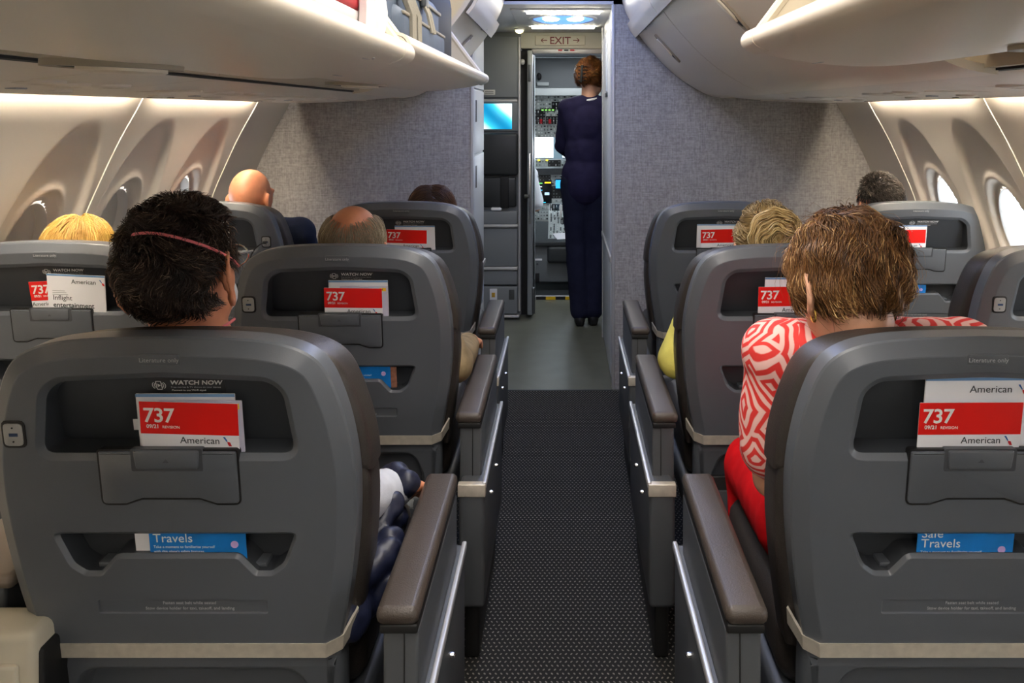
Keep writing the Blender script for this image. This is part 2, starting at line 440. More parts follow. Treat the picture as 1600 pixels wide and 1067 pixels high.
# sidewalls
prof0 = [(1.285, 1.50), (1.335, 1.385), (1.41, 1.256), (1.475, 1.116), (1.53, .99), (1.59, .80), (1.63, .6), (1.64, .4), (1.62, .2), (1.58, .0)]
prof = chaikin(prof0, 3)
pa = np.array(prof); sl = np.concatenate([[0], np.cumsum(np.hypot(*np.diff(pa, axis=0).T))]); SMAX = sl[-1]
def wall_pt(s):
    x = np.interp(s, sl, pa[:, 0]); z = np.interp(s, sl, pa[:, 1]); return x, z
def wall_at_z(z):
    s = np.interp(-z, -pa[:, 1], sl); x, _ = wall_pt(s); x1, z1 = wall_pt(s-.03); x2, z2 = wall_pt(s+.03)
    t = Vector((x1-x2, 0, z1-z2)).normalized(); n = Vector((-t.z, 0, t.x))
    return float(x), t, n          # right side: tangent up, inward normal
WZ = .915
def sstep(a, b, x):
    t = np.clip((x-a)/(b-a), 0, 1); return t*t*(3-2*t)
def wall_panel_mesh(L, wins, sgn):
    ny = int(L/.011)+1; ns = 150
    ys = np.linspace(0, L, ny); ss = np.linspace(0, SMAX, ns)
    Y, S = np.meshgrid(ys, ss, indexing='ij'); X, Z = wall_pt(S)
    x1, z1 = wall_pt(np.clip(S-.02, 0, SMAX)); x2, z2 = wall_pt(np.clip(S+.02, 0, SMAX))
    tx, tz = x1-x2, z1-z2; l = np.hypot(tx, tz); nx, nz = -tz/l, tx/l
    D = np.zeros_like(X); hole = np.zeros_like(X, bool)
    for yc in wins:
        e = np.sqrt(((Y-yc)/.222)**2+((Z-.93)/.395)**2)
        D -= .020*sstep(1.0, .88, e)
        e2 = np.sqrt(((Y-yc)/.150)**2+((Z-WZ)/.205)**2)
        D += .008*sstep(1.09, 1.0, e2)*sstep(.86, .95, e2)-.022*sstep(1.0, .84, e2)
        hole |= e2 < .80
    X2 = X+nx*D; Z2 = Z+nz*D
    V = np.stack([sgn*X2, Y, Z2], -1).reshape(-1, 3)
    idx = np.arange(ny*ns).reshape(ny, ns)
    F = np.stack([idx[:-1, :-1], idx[1:, :-1], idx[1:, 1:], idx[:-1, 1:]], -1).reshape(-1, 4)
    h = hole.reshape(-1); F = F[~(h[F].all(1))]
    return np_mesh('sidewall_panel', V, F)
PANELS = [(-.22, 1.02), (.82, 1.03), (1.86, 1.035), (2.905, 1.08), (3.995, .463)]
wins_l = {0: (.26, .77), 1: (.25, .77), 2: (.27, .80), 3: (.265, .80), 4: ()}
glow = mat('wall_light', 'fff0da', .5, emit=E_WALL)
shade_m = mat('window_shade', 'd9d2c6', .6)
frame_m = mat('window_frame', 'd6d3ce', .4)
wn = 0
for sgn, side in ((-1, 'left'), (1, 'right')):
    w = struct_empty('wall_'+side, 'cream curved cabin sidewall on the '+side)
    MB().box(sgn*1.70 if sgn > 0 else -1.73, sgn*1.73 if sgn > 0 else -1.70, -2.5, -.22, 0, 1.5).build('rear_wall', wallm, w)
    for i, (y0, L) in enumerate(PANELS):
        me = cached(('wp', wins_l[i], L, sgn), lambda: wall_panel_mesh(L, wins_l[i], sgn))
        link('sidewall_panel', me, wallm, w, (0, y0+.004, 0))
        mb = MB()           # seam strip along the curve
        P = [(sgn*(x-.004), z) for x, z in prof]; Q = [(sgn*(x+.01), z) for x, z in prof]
        for k in range(len(P)-1):
            vs = [(p[0], y, p[1]) for y in (y0-.008, y0+.006) for p in (P[k], P[k+1], Q[k+1], Q[k])]
            mb.add(vs, [(0, 1, 2, 3), (4, 5, 6, 7), (0, 1, 5, 4), (2, 3, 7, 6)])
        mb.build('seam_strip', mat('seam_strip', 'e2dccf', .4), w)
        # cove light tucked above the panel, behind the service panel edge
        if i < 4:
            t = thing('wall_wash_light', f'warm wash light above the {side} sidewall, panel {["behind the camera","beside the nearest row","beside the middle row","beside the front row"][i]}', 'light', (sgn*1.305, y0+L/2, 1.44), group='wall wash lights')
            MB().rbox(-.012, .012, -L/2+.07, L/2-.07, -.004, .004, .003).build('diffuser', glow, t)
            MB().rbox(-.016, .016, -L/2+.05, L/2-.05, .004, .02, .003).build('housing', white_p, t)
        for yc in wins_l[i]:
            wn += 1; y = y0+yc
            x, tu, n = wall_at_z(WZ); tu = Vector((sgn*tu.x, 0, tu.z)); n = Vector((sgn*n.x, 0, n.z))
            O0 = Vector((sgn*x, y, WZ))-n*.046
            wo = struct_empty(f'window_{wn}', f'oval cabin window in the {side} sidewall')
            def ring(a, b, dep): return [tuple(O0+Vector((0, 1, 0))*a*math.cos(2*PI*k/36)*1.0+tu*b*math.sin(2*PI*k/36)+n*dep) for k in range(36)]
            MB().rings([ring(.256, .330, -.030), ring(.150, .200, -.030), ring(.140, .188, -.002), ring(.128, .172, .004), ring(.122, .166, .012), ring(.115, .16, .004), ring(.11, .155, -.035)], False, False).build('window_frame', frame_m, wo)  # outermost ring is an added hidden flange that blocks stray daylight
            MB().rings([ring(.11, .155, -.030), ring(.11, .155, -.034)]).build('pane', pane_glass, wo)
            shut = 1.0 if (side == 'left' and y < 3.5) else (.35 if side == 'left' else .10)
            pts = [(a, b) for a, b in [(.1135*math.cos(2*PI*k/48), .1585*math.sin(2*PI*k/48)) for k in range(48)] if b > .1585*(1-2*shut)-1e-6]
            mb = MB(); prism(mb, pts, lambda u, v, q: tuple(O0+Vector((0, 1, 0))*u+tu*v+n*q), -.026, -.020); mb.build('shade', shade_m, wo)
struct('trim_4', MB().box(-1.7, -1.30, BULK-.03, BULK, 0, 1.0), wallm, 'corner trim left of the bulkhead') if False else None

# ------------------------------------------------------------------ overhead bins and service panels
OPEN = [(.302, 1.488), (.287, 1.484), (.278, 1.472), (.284, 1.459), (.345, 1.440), (.484, 1.424), (.62, 1.434), (.735, 1.458), (.83, 1.50), (.90, 1.58), (.92, 1.70)]
CLOSED = [(.272, 1.955), (.28, 1.911), (.305, 1.82), (.39, 1.687), (.53, 1.534), (.665, 1.448), (.72, 1.425), (.776, 1.417)]
def strip_body(P, th, y0, y1, sgn):
    P = chaikin(P, 2); n = len(P); Q = []
    for i in range(n):
        a = Vector(P[max(i-1, 0)]); b = Vector(P[min(i+1, n-1)]); t = (b-a).normalized(); nn = Vector((-t.y, t.x))
        Q.append((P[i][0]+nn.x*th, P[i][1]+nn.y*th))
    mb = MB(); vs = [(sgn*p[0], y, p[1]) for y in (y0, y1) for p in P+Q]; fs = []
    for i in range(n-1):
        fs += [(i, i+1, 2*n+i+1, 2*n+i), (n+i, n+i+1, 3*n+i+1, 3*n+i), (i, i+1, n+i+1, n+i), (2*n+i, 2*n+i+1, 3*n+i+1, 3*n+i)]
    fs += [(0, n, 3*n, 2*n), (n-1, 2*n-1, 4*n-1, 3*n-1)]
    return mb.add(vs, fs)
def latch(parent, sgn, pt, tan, yc, L=.17, W=.16):
    # oval finger recess with a paddle, lying on the bin skin (pt in the XZ plane, tan along the skin)
    t = Vector((sgn*tan[0], 0, tan[1])).normalized(); nrm = Vector((-t.z, 0, t.x))
    if nrm.z > 0: nrm = -nrm
    C = Vector((sgn*pt[0], yc, pt[1])); Yv = Vector((0, 1, 0))
    def el(a, b, h, dy=0): return [tuple(C+t*(a*math.cos(2*PI*k/28)+dy)+Yv*b*math.sin(2*PI*k/28)+nrm*h) for k in range(28)]
    MB().rings([el(L/2, W/2, -.006), el(L/2, W/2, .003), el(L/2-.008, W/2-.008, .0035), el(L/2-.012, W/2-.010, .001)]).build('latch_recess', mat('latch_recess', '9a9080', .5), parent)
    MB().rings([el(L*.13, W/2-.014, .0015, L*.22), el(L*.13, W/2-.014, .0025, L*.22)]).build('latch_hollow', dark, parent)
    MB().rings([el(L*.30, W/2-.014, .001, -L*.07), el(L*.30, W/2-.014, .007, -L*.07), el(L*.27, W/2-.018, .009, -L*.07)]).build('latch_paddle', binm, parent)
def bin_open(sgn, y0, y1, label, latch_y, dx=0., dz=0.):
    t = thing('overhead_bin', label, 'bin', (dx, (y0+y1)/2, dz), group='lowered overhead bins')
    oy = WLOC[t.name][1]; a, b = y0-oy+.006, y1-oy-.006
    strip_body(OPEN, .014, a, b, sgn).build('bucket', binm, t)
    lipP = [(.300, 1.494), (.282, 1.490), (.271, 1.474), (.277, 1.457), (.302, 1.4475)]
    strip_body(lipP, .006, a, b-.10, sgn).build('lip', binm, t)
    strip_body(lipP, .008, b-.095, b, sgn).build('lip_end_cap', binm, t)
    poly = [(.30, 1.476), (.295, 1.465), (.345, 1.45), (.484, 1.432), (.62, 1.436), (.735, 1.451), (.83, 1.495), (.89, 1.585), (.91, 1.83), (.56, 1.83)]
    for y in (a+.012, b-.024):
        mb = MB(); vs = [(sgn*x, yy, z) for yy in (y, y+.012) for x, z in poly]; n = len(poly)
        mb.add(vs, [tuple(range(n)), tuple(range(n, 2*n))]+[(i, (i+1) % n, n+(i+1) % n, n+i) for i in range(n)])
        e = mb.build('end_panel', cream, t)
        MB().tube([(sgn*.302, y+.006, 1.486), (sgn*.56, y+.006, 1.832)], .010, 8).build('edge_bead', cream, e)
    latch(t, sgn, (.585, 1.4265), (1, .03), latch_y-oy)
    text('MAX 32 LBS', .011, ink_g, t, (sgn*.40, b-.05, 1.4305), rot=(R(180), 0, R(90) if sgn < 0 else R(-90)), align='CENTER')
    return t
def bin_closed(sgn, y0, y1, label, latch_y):
    t = thing('overhead_bin', label, 'bin', (0, (y0+y1)/2, 0), group='closed overhead bins')
    oy = WLOC[t.name][1]; a, b = y0-oy+.004, y1-oy-.004
    strip_body(CLOSED, .016, a, b, sgn).build('door', binm, t)
    P = chaikin(CLOSED, 2)
    rail = [(.322, 1.782), (.330, 1.765), (.338, 1.748), (.350, 1.732), (.362, 1.716)]
    strip_body([(x-.012, z-.006) for x, z in rail], .012, a, b, sgn).build('assist_rail', binm, t)
    strip_body([(.301, 1.808), (.308, 1.797), (.316, 1.786)], .004, a, b, sgn).build('rail_gap', dark, t) if False else None
    # end cap closing the bin towards the galley
    poly = [(x, z) for x, z in P]+[(1.25, 1.42), (1.25, 1.93)]
    mb = MB(); n = len(poly); vs = [(sgn*x, yy, z) for yy in (b-.012, b) for x, z in poly]
    tri = tessellate_polygon([[Vector((x, z, 0)) for x, z in poly]])
    mb.add(vs, [tuple(f) for f in tri]+[tuple(i+n for i in f) for f in tri]+[(i, (i+1) % n, n+(i+1) % n, n+i) for i in range(n)])
    mb.build('end_panel', binm, t)
    latch(t, sgn, (.445, 1.6215), (.14, -.153), latch_y-oy, L=.16, W=.06)
    text('CLOSE', .013, ink_d, t, (sgn*.36, latch_y-oy+.16, 1.718), rot=(R(90), 0, 0), align='CENTER')
    return t
B1, B2, B3 = -.12, 1.63, 3.37
bin_open(-1, B1, B2, 'lowered open cream bin nearest the camera, upper left', 1.17, .010, -.018)
bin_open(-1, B2, B3, 'lowered open cream bin holding the blue grey backpack', 2.58)
bin_closed(-1, B3, BULK-.01, 'closed bin with bluish light at the front left', 3.95)
bin_open(1, B1, B2, 'lowered open cream bin at the upper right', 1.10, .042, .004)
bin_closed(1, B2, B3, 'closed cream bin in the middle of the right side', 2.45)
bin_closed(1, B3, BULK-.01, 'closed bin at the front right beside the galley entrance', 3.92)
for sgn, side in ((-1, 'left'), (1, 'right')):
    bs = struct_empty('trim_'+('5' if sgn < 0 else '6'), 'beige rail under the '+side+' bins')
    for (y0, y1) in ((-1.2, .9), (.905, 2.0), (2.005, 3.1), (3.105, BULK-.01)):
        MB().box(min(sgn*.752, sgn*.774), max(sgn*.752, sgn*.774), y0, y1, 1.429, 1.465).build('rail_section', mat('beige_rail', 'b3a68f', .5), bs)
    MB().box(min(sgn*.772, sgn*.80), max(sgn*.772, sgn*.80), -1.2, BULK-.01, 1.4245, 1.45).build('gap_strip', dark, bs)
    # row of service panels
    ORD = ['nearest', 'second from', 'third from', 'fourth from', 'fifth from', 'sixth from', 'seventh from', 'eighth from', 'ninth from', 'tenth from', 'eleventh from']
    PP = chaikin([(.798, 1.432), (.803, 1.422), (.92, 1.410), (1.06, 1.400), (1.2, 1.394), (1.285, 1.391), (1.294, 1.397)], 2)
    ys = [-1.0, -.4, .2, .72, 1.18, 1.62, 2.06, 2.5, 2.96, 3.42, 3.9, BULK-.012]
    for k in range(len(ys)-1):
        y0, y1 = ys[k], ys[k+1]; full = k % 2 == 1
        t = thing('service_panel', f'{["plain","vent and reading light"][full]} service panel above the {side} seats, {ORD[len(ys)-2-k]} the bulkhead', 'panel', (0, (y0+y1)/2, 0), group='service panels')
        oy = WLOC[t.name][1]
        strip_body(PP, .012, y0-oy+.002, y1-oy-.002, sgn).build('cover', psum, t)
        if full:
            for dy, xx in ((-.13, .98), (0, 1.0), (.13, .98)):
                z = np.interp(xx, [p[0] for p in PP], [p[1] for p in PP])
                rs = [[(sgn*xx+r*math.cos(2*PI*q/20), dy+1.3*r*math.sin(2*PI*q/20), z+h) for q in range(20)] for r, h in ((.044, .004), (.042, -.002), (.030, -.005), (.026, -.002))]
                lb = MB().rings(rs).build('reading_light', psum, t)
                MB().rings([[(sgn*xx+r*math.cos(2*PI*q/16), dy+r*math.sin(2*PI*q/16), z+h) for q in range(16)] for r, h in ((.02, -.001), (.018, -.004))]).build('lens', mat('lens', 'e9e3d6', .2), lb)
            for dy in (-.19, .19):
                z = np.interp(1.12, [p[0] for p in PP], [p[1] for p in PP])
                v = MB().rings([[(sgn*1.12+r*math.cos(2*PI*q/20), dy+r*math.sin(2*PI*q/20), z+h) for q in range(20)] for r, h in ((.030, .004), (.028, -.003), (.018, -.008), (.010, -.006))]).build('air_vent', psum, t)
            MB().rbox(sgn*1.10-.012, sgn*1.10+.012, -.02, .02, 1.396, 1.402, .002).build('call_button', mat('call_blue', '9aa0ac', .4), t)
            for q in range(6): MB().rbox(sgn*1.2-.02, sgn*1.2+.02, -.05+q*.018, -.041+q*.018, 1.391, 1.397, .001).build('speaker_slot', mat('slot_grey', '8f897e', .5), t)
        else:
            MB().rbox(min(sgn*.90, sgn*1.18), max(sgn*.90, sgn*1.18), -.006, .006, 1.40, 1.404, .001).build('seam_cover', psum, t)

# ------------------------------------------------------------------ galley entrance
gl = mat('galley_light', 'fff6e0', .5, emit=E_GALLEY*1.8)
gb = mat('dome_blue', '5f93f2', .5, emit=E_GALLEY*.12)
t = thing('dome_light', 'blue oval dome light with white bars in the galley ceiling', 'light', (.0, 5.0, 1.875))
MB().rbox(-.27, .27, -.36, .62, -.008, .0, .003).build('panel', ceilm, t)
MB().rings([[(r*math.cos(2*PI*q/32)*.17, .06+r*math.sin(2*PI*q/32)*.24, z) for q in range(32)] for r, z in ((1.12, -.006), (1.1, -.016), (1.0, -.018), (.97, -.012))]).build('dome_rim', white_p, t)
MB().rings([[(r*math.cos(2*PI*q/32)*.17, .06+r*math.sin(2*PI*q/32)*.24, z) for q in range(32)] for r, z in ((.97, -.012), (.8, -.022), (.4, -.026))]).build('dome', gb, t)
for x in (-.065, .065): MB().ell((x, -.07, -.025), (.045, .04, .012)).build('bulb', gl, t)
for y in (-.30, .52): MB().rbox(-.19, .19, y-.035, y+.035, -.02, -.006, .005).build('light_bar', gl, t)
t = thing('emergency_light', 'small round yellowish lamp at the galley ceiling corner', 'light', (-.275, 5.75, 1.875))
MB().ell((0, 0, -.012), (.026, .026, .02)).build('lens', mat('yellow_lamp', 'fff2a0', .4, emit=6), t)
MB().rings([[(r*math.cos(2*PI*q/20), r*math.sin(2*PI*q/20), z) for q in range(20)] for r, z in ((.034, 0), (.034, -.008), (.026, -.012))]).build('base', white_p, t)

GY = 6.0
for s, nm, tx in ((-1, 'wall_galley_left', 'left'), (1, 'wall_galley_right', 'right')):
    struct(nm, MB().box(s*1.42-.02, s*1.42+.02, BULK+.04, 6.13, 0, 1.9), ceilm, 'plain outer wall of the galley on the '+tx)
t = thing('galley_cabinet', 'tall grey galley cabinet with screen beside the cockpit door', 'cabinet', (-.40, GY, 0))
def gbox(name, x0, x1, z0, z1, m, dep=.02, y=0., r=.006, parent=None):
    return MB().rbox(x0+.40, x1+.40, y-dep, y, z0, z1, r).build(name, m, parent or t)
MB().box(-.62+.40, -.278+.40, .0, .5, .02, 1.86).build('body', galley_g, t)
p = gbox('locker_door', -.60, -.288, 1.445, 1.845, galley_g)
MB().rbox(-.52+.4, -.445+.4, -.0225, -.019, 1.462, 1.495, .001).build('placard', mat('placard_pale', 'c9c9c4', .5), p)
for q in range(2): MB().box(-.51+.4, -.455+.4, -.0235, -.0225, 1.470+q*.011, 1.474+q*.011).build('placard_line', ink_d, p)
sp = gbox('screen_panel', -.60, -.288, 1.225, 1.435, mat('screen_panel', '6e7275', .4))
gbox('panel_rail', -.60, -.30, 1.415, 1.432, alu_e, dep=.03)
def screen_mat():
    m = bpy.data.materials.new('screen_image'); m.use_nodes = True; nt = m.node_tree; b = nt.nodes['Principled BSDF']
    tc = nd(nt, 'ShaderNodeTexCoord'); mp = nd(nt, 'ShaderNodeMapping'); mp.inputs['Rotation'].default_value = (0, R(40), 0); mp.inputs['Scale'].default_value = (9, 1, 9)
    nt.links.new(tc.outputs['Object'], mp.inputs['Vector'])
    w = nd(nt, 'ShaderNodeTexWave'); w.inputs['Scale'].default_value = .16; w.inputs['Distortion'].default_value = 5.0; w.inputs['Detail Scale'].default_value = .6; w.inputs['Phase Offset'].default_value = 1.8
    nt.links.new(mp.outputs['Vector'], w.inputs['Vector'])
    r = nd(nt, 'ShaderNodeValToRGB'); e = r.color_ramp.elements; e[0].color = lin('0f7fb0'); e[1].color = lin('f4ffff'); x = e.new(.5); x.color = lin('3cc6e0')
    nt.links.new(w.outputs['Fac'], r.inputs['Fac']); nt.links.new(r.outputs['Color'], b.inputs['Emission Color']); nt.links.new(r.outputs['Color'], b.inputs['Base Color'])
    b.inputs['Emission Strength'].default_value = .8; b.inputs['Roughness'].default_value = .2
    return m
MB().rbox(-.60+.4, -.335+.4, -.024, -.019, 1.238, 1.405, .001).build('screen', screen_mat(), sp)
gbox('jumpseat_headrest', -.60, -.292, .935, 1.212, galley_d, dep=.05, r=.02)
gbox('jumpseat_back', -.60, -.305, .73, .925, galley_d, dep=.04, r=.015)
gbox('jumpseat_strap', -.41, -.355, .725, .93, rubber, dep=.048, r=.004)
dr = gbox('drawer', -.60, -.298, .62, .705, galley_g, dep=.05); gbox('drawer_edge', -.60, -.294, .60, .62, alu_e, dep=.065, parent=t)
gbox('folded_cloth', -.47, -.40, .708, .728, paper, dep=.06, r=.008)
gbox('trolley_door', -.60, -.298, .345, .597, galley_g, dep=.045); gbox('trolley_edge', -.60, -.296, .322, .343, alu_e, dep=.06)
gbox('drawer', -.60, -.298, .225, .318, galley_g, dep=.045)
ld = gbox('lower_door', -.60, -.298, .035, .215, galley_g, dep=.045)
MB().rbox(-.478+.4, -.430+.4, -.0475, -.044, .095, .20, .001).build('sticker', paper, ld)
MB().rbox(-.465+.4, -.443+.4, -.0485, -.0472, .145, .175, .0005).build('sticker_mark', mat('amber', 'c79a2a', .5), ld)
MB().rbox(-.470+.4, -.438+.4, -.0485, -.0472, .110, .118, .0005).build('sticker_mark', logo_r, ld)
MB().rbox(-.352+.4, -.318+.4, -.049, -.043, .13, .195, .002).build('latch', metal_d, ld)
gbox('base_rail', -.60, -.285, .012, .03, alu_e, dep=.06)
gbox('side_rail', -.294, -.280, .05, 1.84, alu_e, dep=.03, r=.004)

# cockpit doorway, open door, exit sign
t = struct_empty('wall_cockpit', 'partition around the cockpit doorway')
MB().box(-1.3, -.285, 6.04, 6.12, 0, 1.875).build('partition', galley_g, t)
MB().box(.30, 1.3, 6.04, 6.12, 0, 1.875).build('partition', galley_g, t)
MB().rbox(-.285, .31, 6.02, 6.12, 1.768, 1.874, .006).build('lintel', mat('lintel_cream', 'cfccbb', .5), t)
MB().rbox(-.21, .30, 6.03, 6.12, 1.735, 1.768, .006).build('header_rail', alu_e, t)
for x, m in ((-.02, logo_r), (.02, ink_d), (.06, logo_r)): MB().rbox(x-.014, x+.014, 6.026, 6.03, 1.752, 1.762, .001).build('latch_mark', m, t)
MB().box(-.285, -.20, 6.10, 6.35, 0, 1.76).build('dark_jamb', rubber, t)
MB().box(.27, .30, 6.12, 6.6, 0, 1.76).build('dark_jamb', rubber, t)
MB().ell((-.268, 6.03, 1.68), (.016, .016, .02)).build('knob', white_p, t)
t = thing('exit_sign', 'cream exit sign with dark red letters and arrows above cockpit doorway', 'sign', (.0, 6.018, 1.82))
MB().rbox(-.185, .145, -.012, 0, -.034, .034, .006).build('plate', mat('sign_cream', 'd8d2bd', .45), t)
ex = mat('exit_red', '7a2a26', .5)
text('EXIT', .068, ex, t, (-.02, -.0125, -.024), align='CENTER', bold=.012)
for s, x in ((-1, -.125), (1, .085)):
    mb = MB(); mb.box(x-.02, x+.02, -.0135, -.012, -.003, .003)
    for q in (-1, 1):
        a = Vector((x+s*.021, 0, 0)); b = Vector((x+s*.004, 0, q*.014)); n = Vector((0, 0, .006))
        mb.add([(a.x, -.0135, -.003), (a.x, -.0135, .003), (b.x, -.0135, b.z+.003), (b.x, -.0135, b.z-.003), (a.x, -.012, -.003), (a.x, -.012, .003), (b.x, -.012, b.z+.003), (b.x, -.012, b.z-.003)], [(0, 1, 2, 3), (4, 5, 6, 7), (0, 1, 5, 4), (1, 2, 6, 5), (2, 3, 7, 6), (3, 0, 4, 7)])
    mb.build('arrow', ex, t)
t = struct_empty('door_1', 'open cockpit door seen along its edge')
MB().rbox(-.236, -.200, 5.99, 6.55, .02, 1.755, .006).build('door_leaf', mat('door_edge', '8d9294', .4, metal=.3), t)
MB().rbox(-.228, -.212, 5.982, 5.992, 1.55, 1.66, .003).build('lock_plate', metal_d, t)
MB().rbox(-.228, -.212, 5.982, 5.992, .62, 1.08, .003).build('lock_bar', chrome, t)
MB().tube([(-.25, 5.985, .8), (-.222, 5.975, .8)], .014, 10).build('handle', chrome, t)
MB().rbox(-.205, -.185, 5.985, 6.02, .03, .20, .004).build('door_stop', metal_d, t)
struct('trim_7', MB().box(-.2, .3, 6.585, 6.64, -.001, .02), alu_e, 'metal threshold of the cockpit')
for q in range(7):
    MB().box(-.195+q*.07, -.125+q*.07, 6.58, 6.586, .001, .022).build('stripe', yellow_p if q % 2 else rubber, bpy.data.objects['trim_7'])
# ------------------------------------------------------------------ cockpit
w = struct_empty('wall_cockpit_shell', 'grey cockpit walls and roof')
for s in (-1, 1):
    x0, x1 = min(s*1.17, s*1.2), max(s*1.17, s*1.2)
    MB().box(x0, x1, 6.12, 8.3, 0, .95).build('side_wall', cock_g, w); MB().box(x0, x1, 6.12, 8.3, 1.35, 1.8).build('side_wall', cock_g, w); MB().box(x0, x1, 6.12, 7.0, .95, 1.35).build('side_wall', cock_g, w)
    MB().box(s*1.184-.003, s*1.184+.003, 7.0, 8.3, .95, 1.35).build('side_window', pane_glass, w)
MB().box(-1.2, 1.2, 6.12, 8.3, 1.77, 1.80).build('roof', cock_g, w)
MB().box(-1.2, 1.2, 8.25, 8.28, 0, .94).build('nose_wall', cock_g, w); MB().box(-1.2, 1.2, 8.25, 8.28, 1.17, 1.8).build('brow', cock_g, w)
MB().rbox(-.09, -.005, 8.2, 8.27, .92, 1.2, .01).build('centre_post', mat('post_blue', '8ea4ae', .4), w)
MB().box(-1.1, 1.1, 8.262, 8.268, .93, 1.18).build('windshield', pane_glass, w)
t = thing('header_panel', 'plain grey panel above the cockpit switches', 'panel', (.05, 7.02, 1.5))
MB().rbox(-.33, .33, -.01, .02, .035, .265, .006).build('panel', cock_g, t)
MB().rbox(-.33, .33, -.03, .02, -.025, .033, .006).build('light_strip', mat('strip_pale', 'c9d0cf', .4), t)
MB().rbox(-.25, -.16, -.03, -.01, .05, .078, .004).build('grab_handle', cock_l, t)
MB().ell((-.235, -.02, .12), (.02, .02, .03)).build('speaker_cap', rubber, t)
def clk(t):  # unused stub for the cockpit fill lamp
    pass
t = thing('cockpit_fill_light', 'unseen white fill light added under the cockpit roof', 'light', (.05, 6.32, 1.770))  # unseen fill lamp, added to brighten the switch panel
MB().rbox(-.2, .2, -.13, .13, -.006, .0, .002).build('diffuser', mat('cockpit_fill', 'f2f8ff', .5, emit=E_COCKPIT_FILL), t)
MB().rbox(-.22, .22, -.15, .15, -.002, .004, .002).build('housing', white_p, t)

def panel_things(name, label, P0, U, V, wd, ht, rows, seed, base=mat('panel_face_grey', 'c2cac8', .5)):
    # a switch-covered panel: P0 lower-left corner, U along, V up; returns its root
    U = Vector(U).normalized(); V = Vector(V).normalized(); N = U.cross(V).normalized()
    if N.y > 0: N = -N
    root = thing(name, label, 'panel', P0); f = lambda u, v, q: tuple(U*u+V*v+N*q)
    mb = MB(); prism(mb, [(0, 0), (wd, 0), (wd, ht), (0, ht)], f, -.02, 0); mb.build('panel_face', base, root)
    rg = random.Random(seed); mods, sw, kn, dk = MB(), MB(), MB(), MB()
    y = .008
    for (h, n) in rows:
        x = .006; wds = [rg.uniform(.7, 1.6) for _ in range(n)]; k = (wd-.012)/sum(wds)
        for ww in wds:
            ww *= k; x0, x1 = x+.002, x+ww-.002; y0, y1 = y+.002, y+h-.002
            pm = rg.choice((mods, mods, mods, mods, dk)); prism(pm, [(x0, y0), (x1, y0), (x1, y1), (x0, y1)], f, 0, .006)
            nx = max(1, int((x1-x0)/.022)); ny = max(1, int((y1-y0)/.026))
            for i in range(nx):
                for j in range(ny):
                    cx = x0+(i+.5)*(x1-x0)/nx; cy = y0+(j+.5)*(y1-y0)/ny; r = rg.random()
                    if r < .45:
                        rr = .006; prism(kn, [(cx+rr*math.cos(2*PI*q/8), cy+rr*math.sin(2*PI*q/8)) for q in range(8)], f, .006, .016)
                    elif r < .8: prism(sw, [(cx-.003, cy-.007), (cx+.003, cy-.007), (cx+.003, cy+.007), (cx-.003, cy+.007)], f, .006, .014)
                    else: prism(dk, [(cx-.008, cy-.006), (cx+.008, cy-.006), (cx+.008, cy+.006), (cx-.008, cy+.006)], f, .0055, .008)
            x += ww
        y += h
    mods.build('module_plates', mat('module_grey', 'b4bcba', .5), root, 0)['kind'] = 'stuff'; 
    for m_, nm, mt in ((sw, 'toggle_switches', mat('switch_pale', 'd5dad8', .4)), (kn, 'knobs', mat('knob_grey', '6a7070', .45)), (dk, 'displays', mat('display_dark', '17191a', .3))):
        if m_.v: m_.build(nm, mt, root, 0)['kind'] = 'stuff'
    return root, f
r, f = panel_things('overhead_switch_panel', 'sloping grey overhead panel crowded with switches and knobs', (-.26, 7.35, 1.145), (1, 0, 0), (0, -.30, .34), .62, .455, [(.07, 5), (.07, 4), (.085, 4), (.07, 5), (.08, 3), (.07, 4)], 3)
for (u, v) in ((.085, .17), (.155, .17)):
    mb = MB(); prism(mb, [(u-.01, v), (u+.01, v), (u+.01, v+.035), (u-.01, v+.035)], f, .006, .022); mb.build('guarded_switch', logo_r, r)
mb = MB(); prism(mb, [(.08, .29), (.2, .29), (.2, .32), (.08, .32)], f, .006, .012); mb.build('readout', rubber, r)
for q in range(4):
    mb = MB(); prism(mb, [(.09+q*.027, .298), (.108+q*.027, .298), (.108+q*.027, .312), (.09+q*.027, .312)], f, .012, .013); mb.build('digits', mat('green_digits', '8ad06a', .4, emit=.8), r)
r, f = panel_things('glareshield_panel', 'narrow control panel under the cockpit windshield', (-.35, 7.9, .87), (1, 0, 0), (0, 0, 1), .75, .075, [(.06, 7)], 5)
mb = MB(); prism(mb, [(-.02, -.06), (.77, -.06), (.77, -.005), (-.02, -.005)], f, -.05, .03); mb.build('hood', cock_dk, r)
for u in (.13, .2): 
    mb = MB(); prism(mb, [(u, .058), (u+.02, .058), (u+.02, .07), (u, .07)], f, .005, .012); mb.build('lit_key', mat('amber_lamp', 'e8d23a', .4, emit=1.), r)
r, f = panel_things('instrument_panel', 'grey main instrument panel with dark displays', (-.4, 7.95, .40), (1, 0, 0), (0, .0, 1), .8, .41, [(.09, 6), (.1, 5), (.11, 4), (.1, 5)], 9)
scr = mat('display_black', '0b1016', .15)
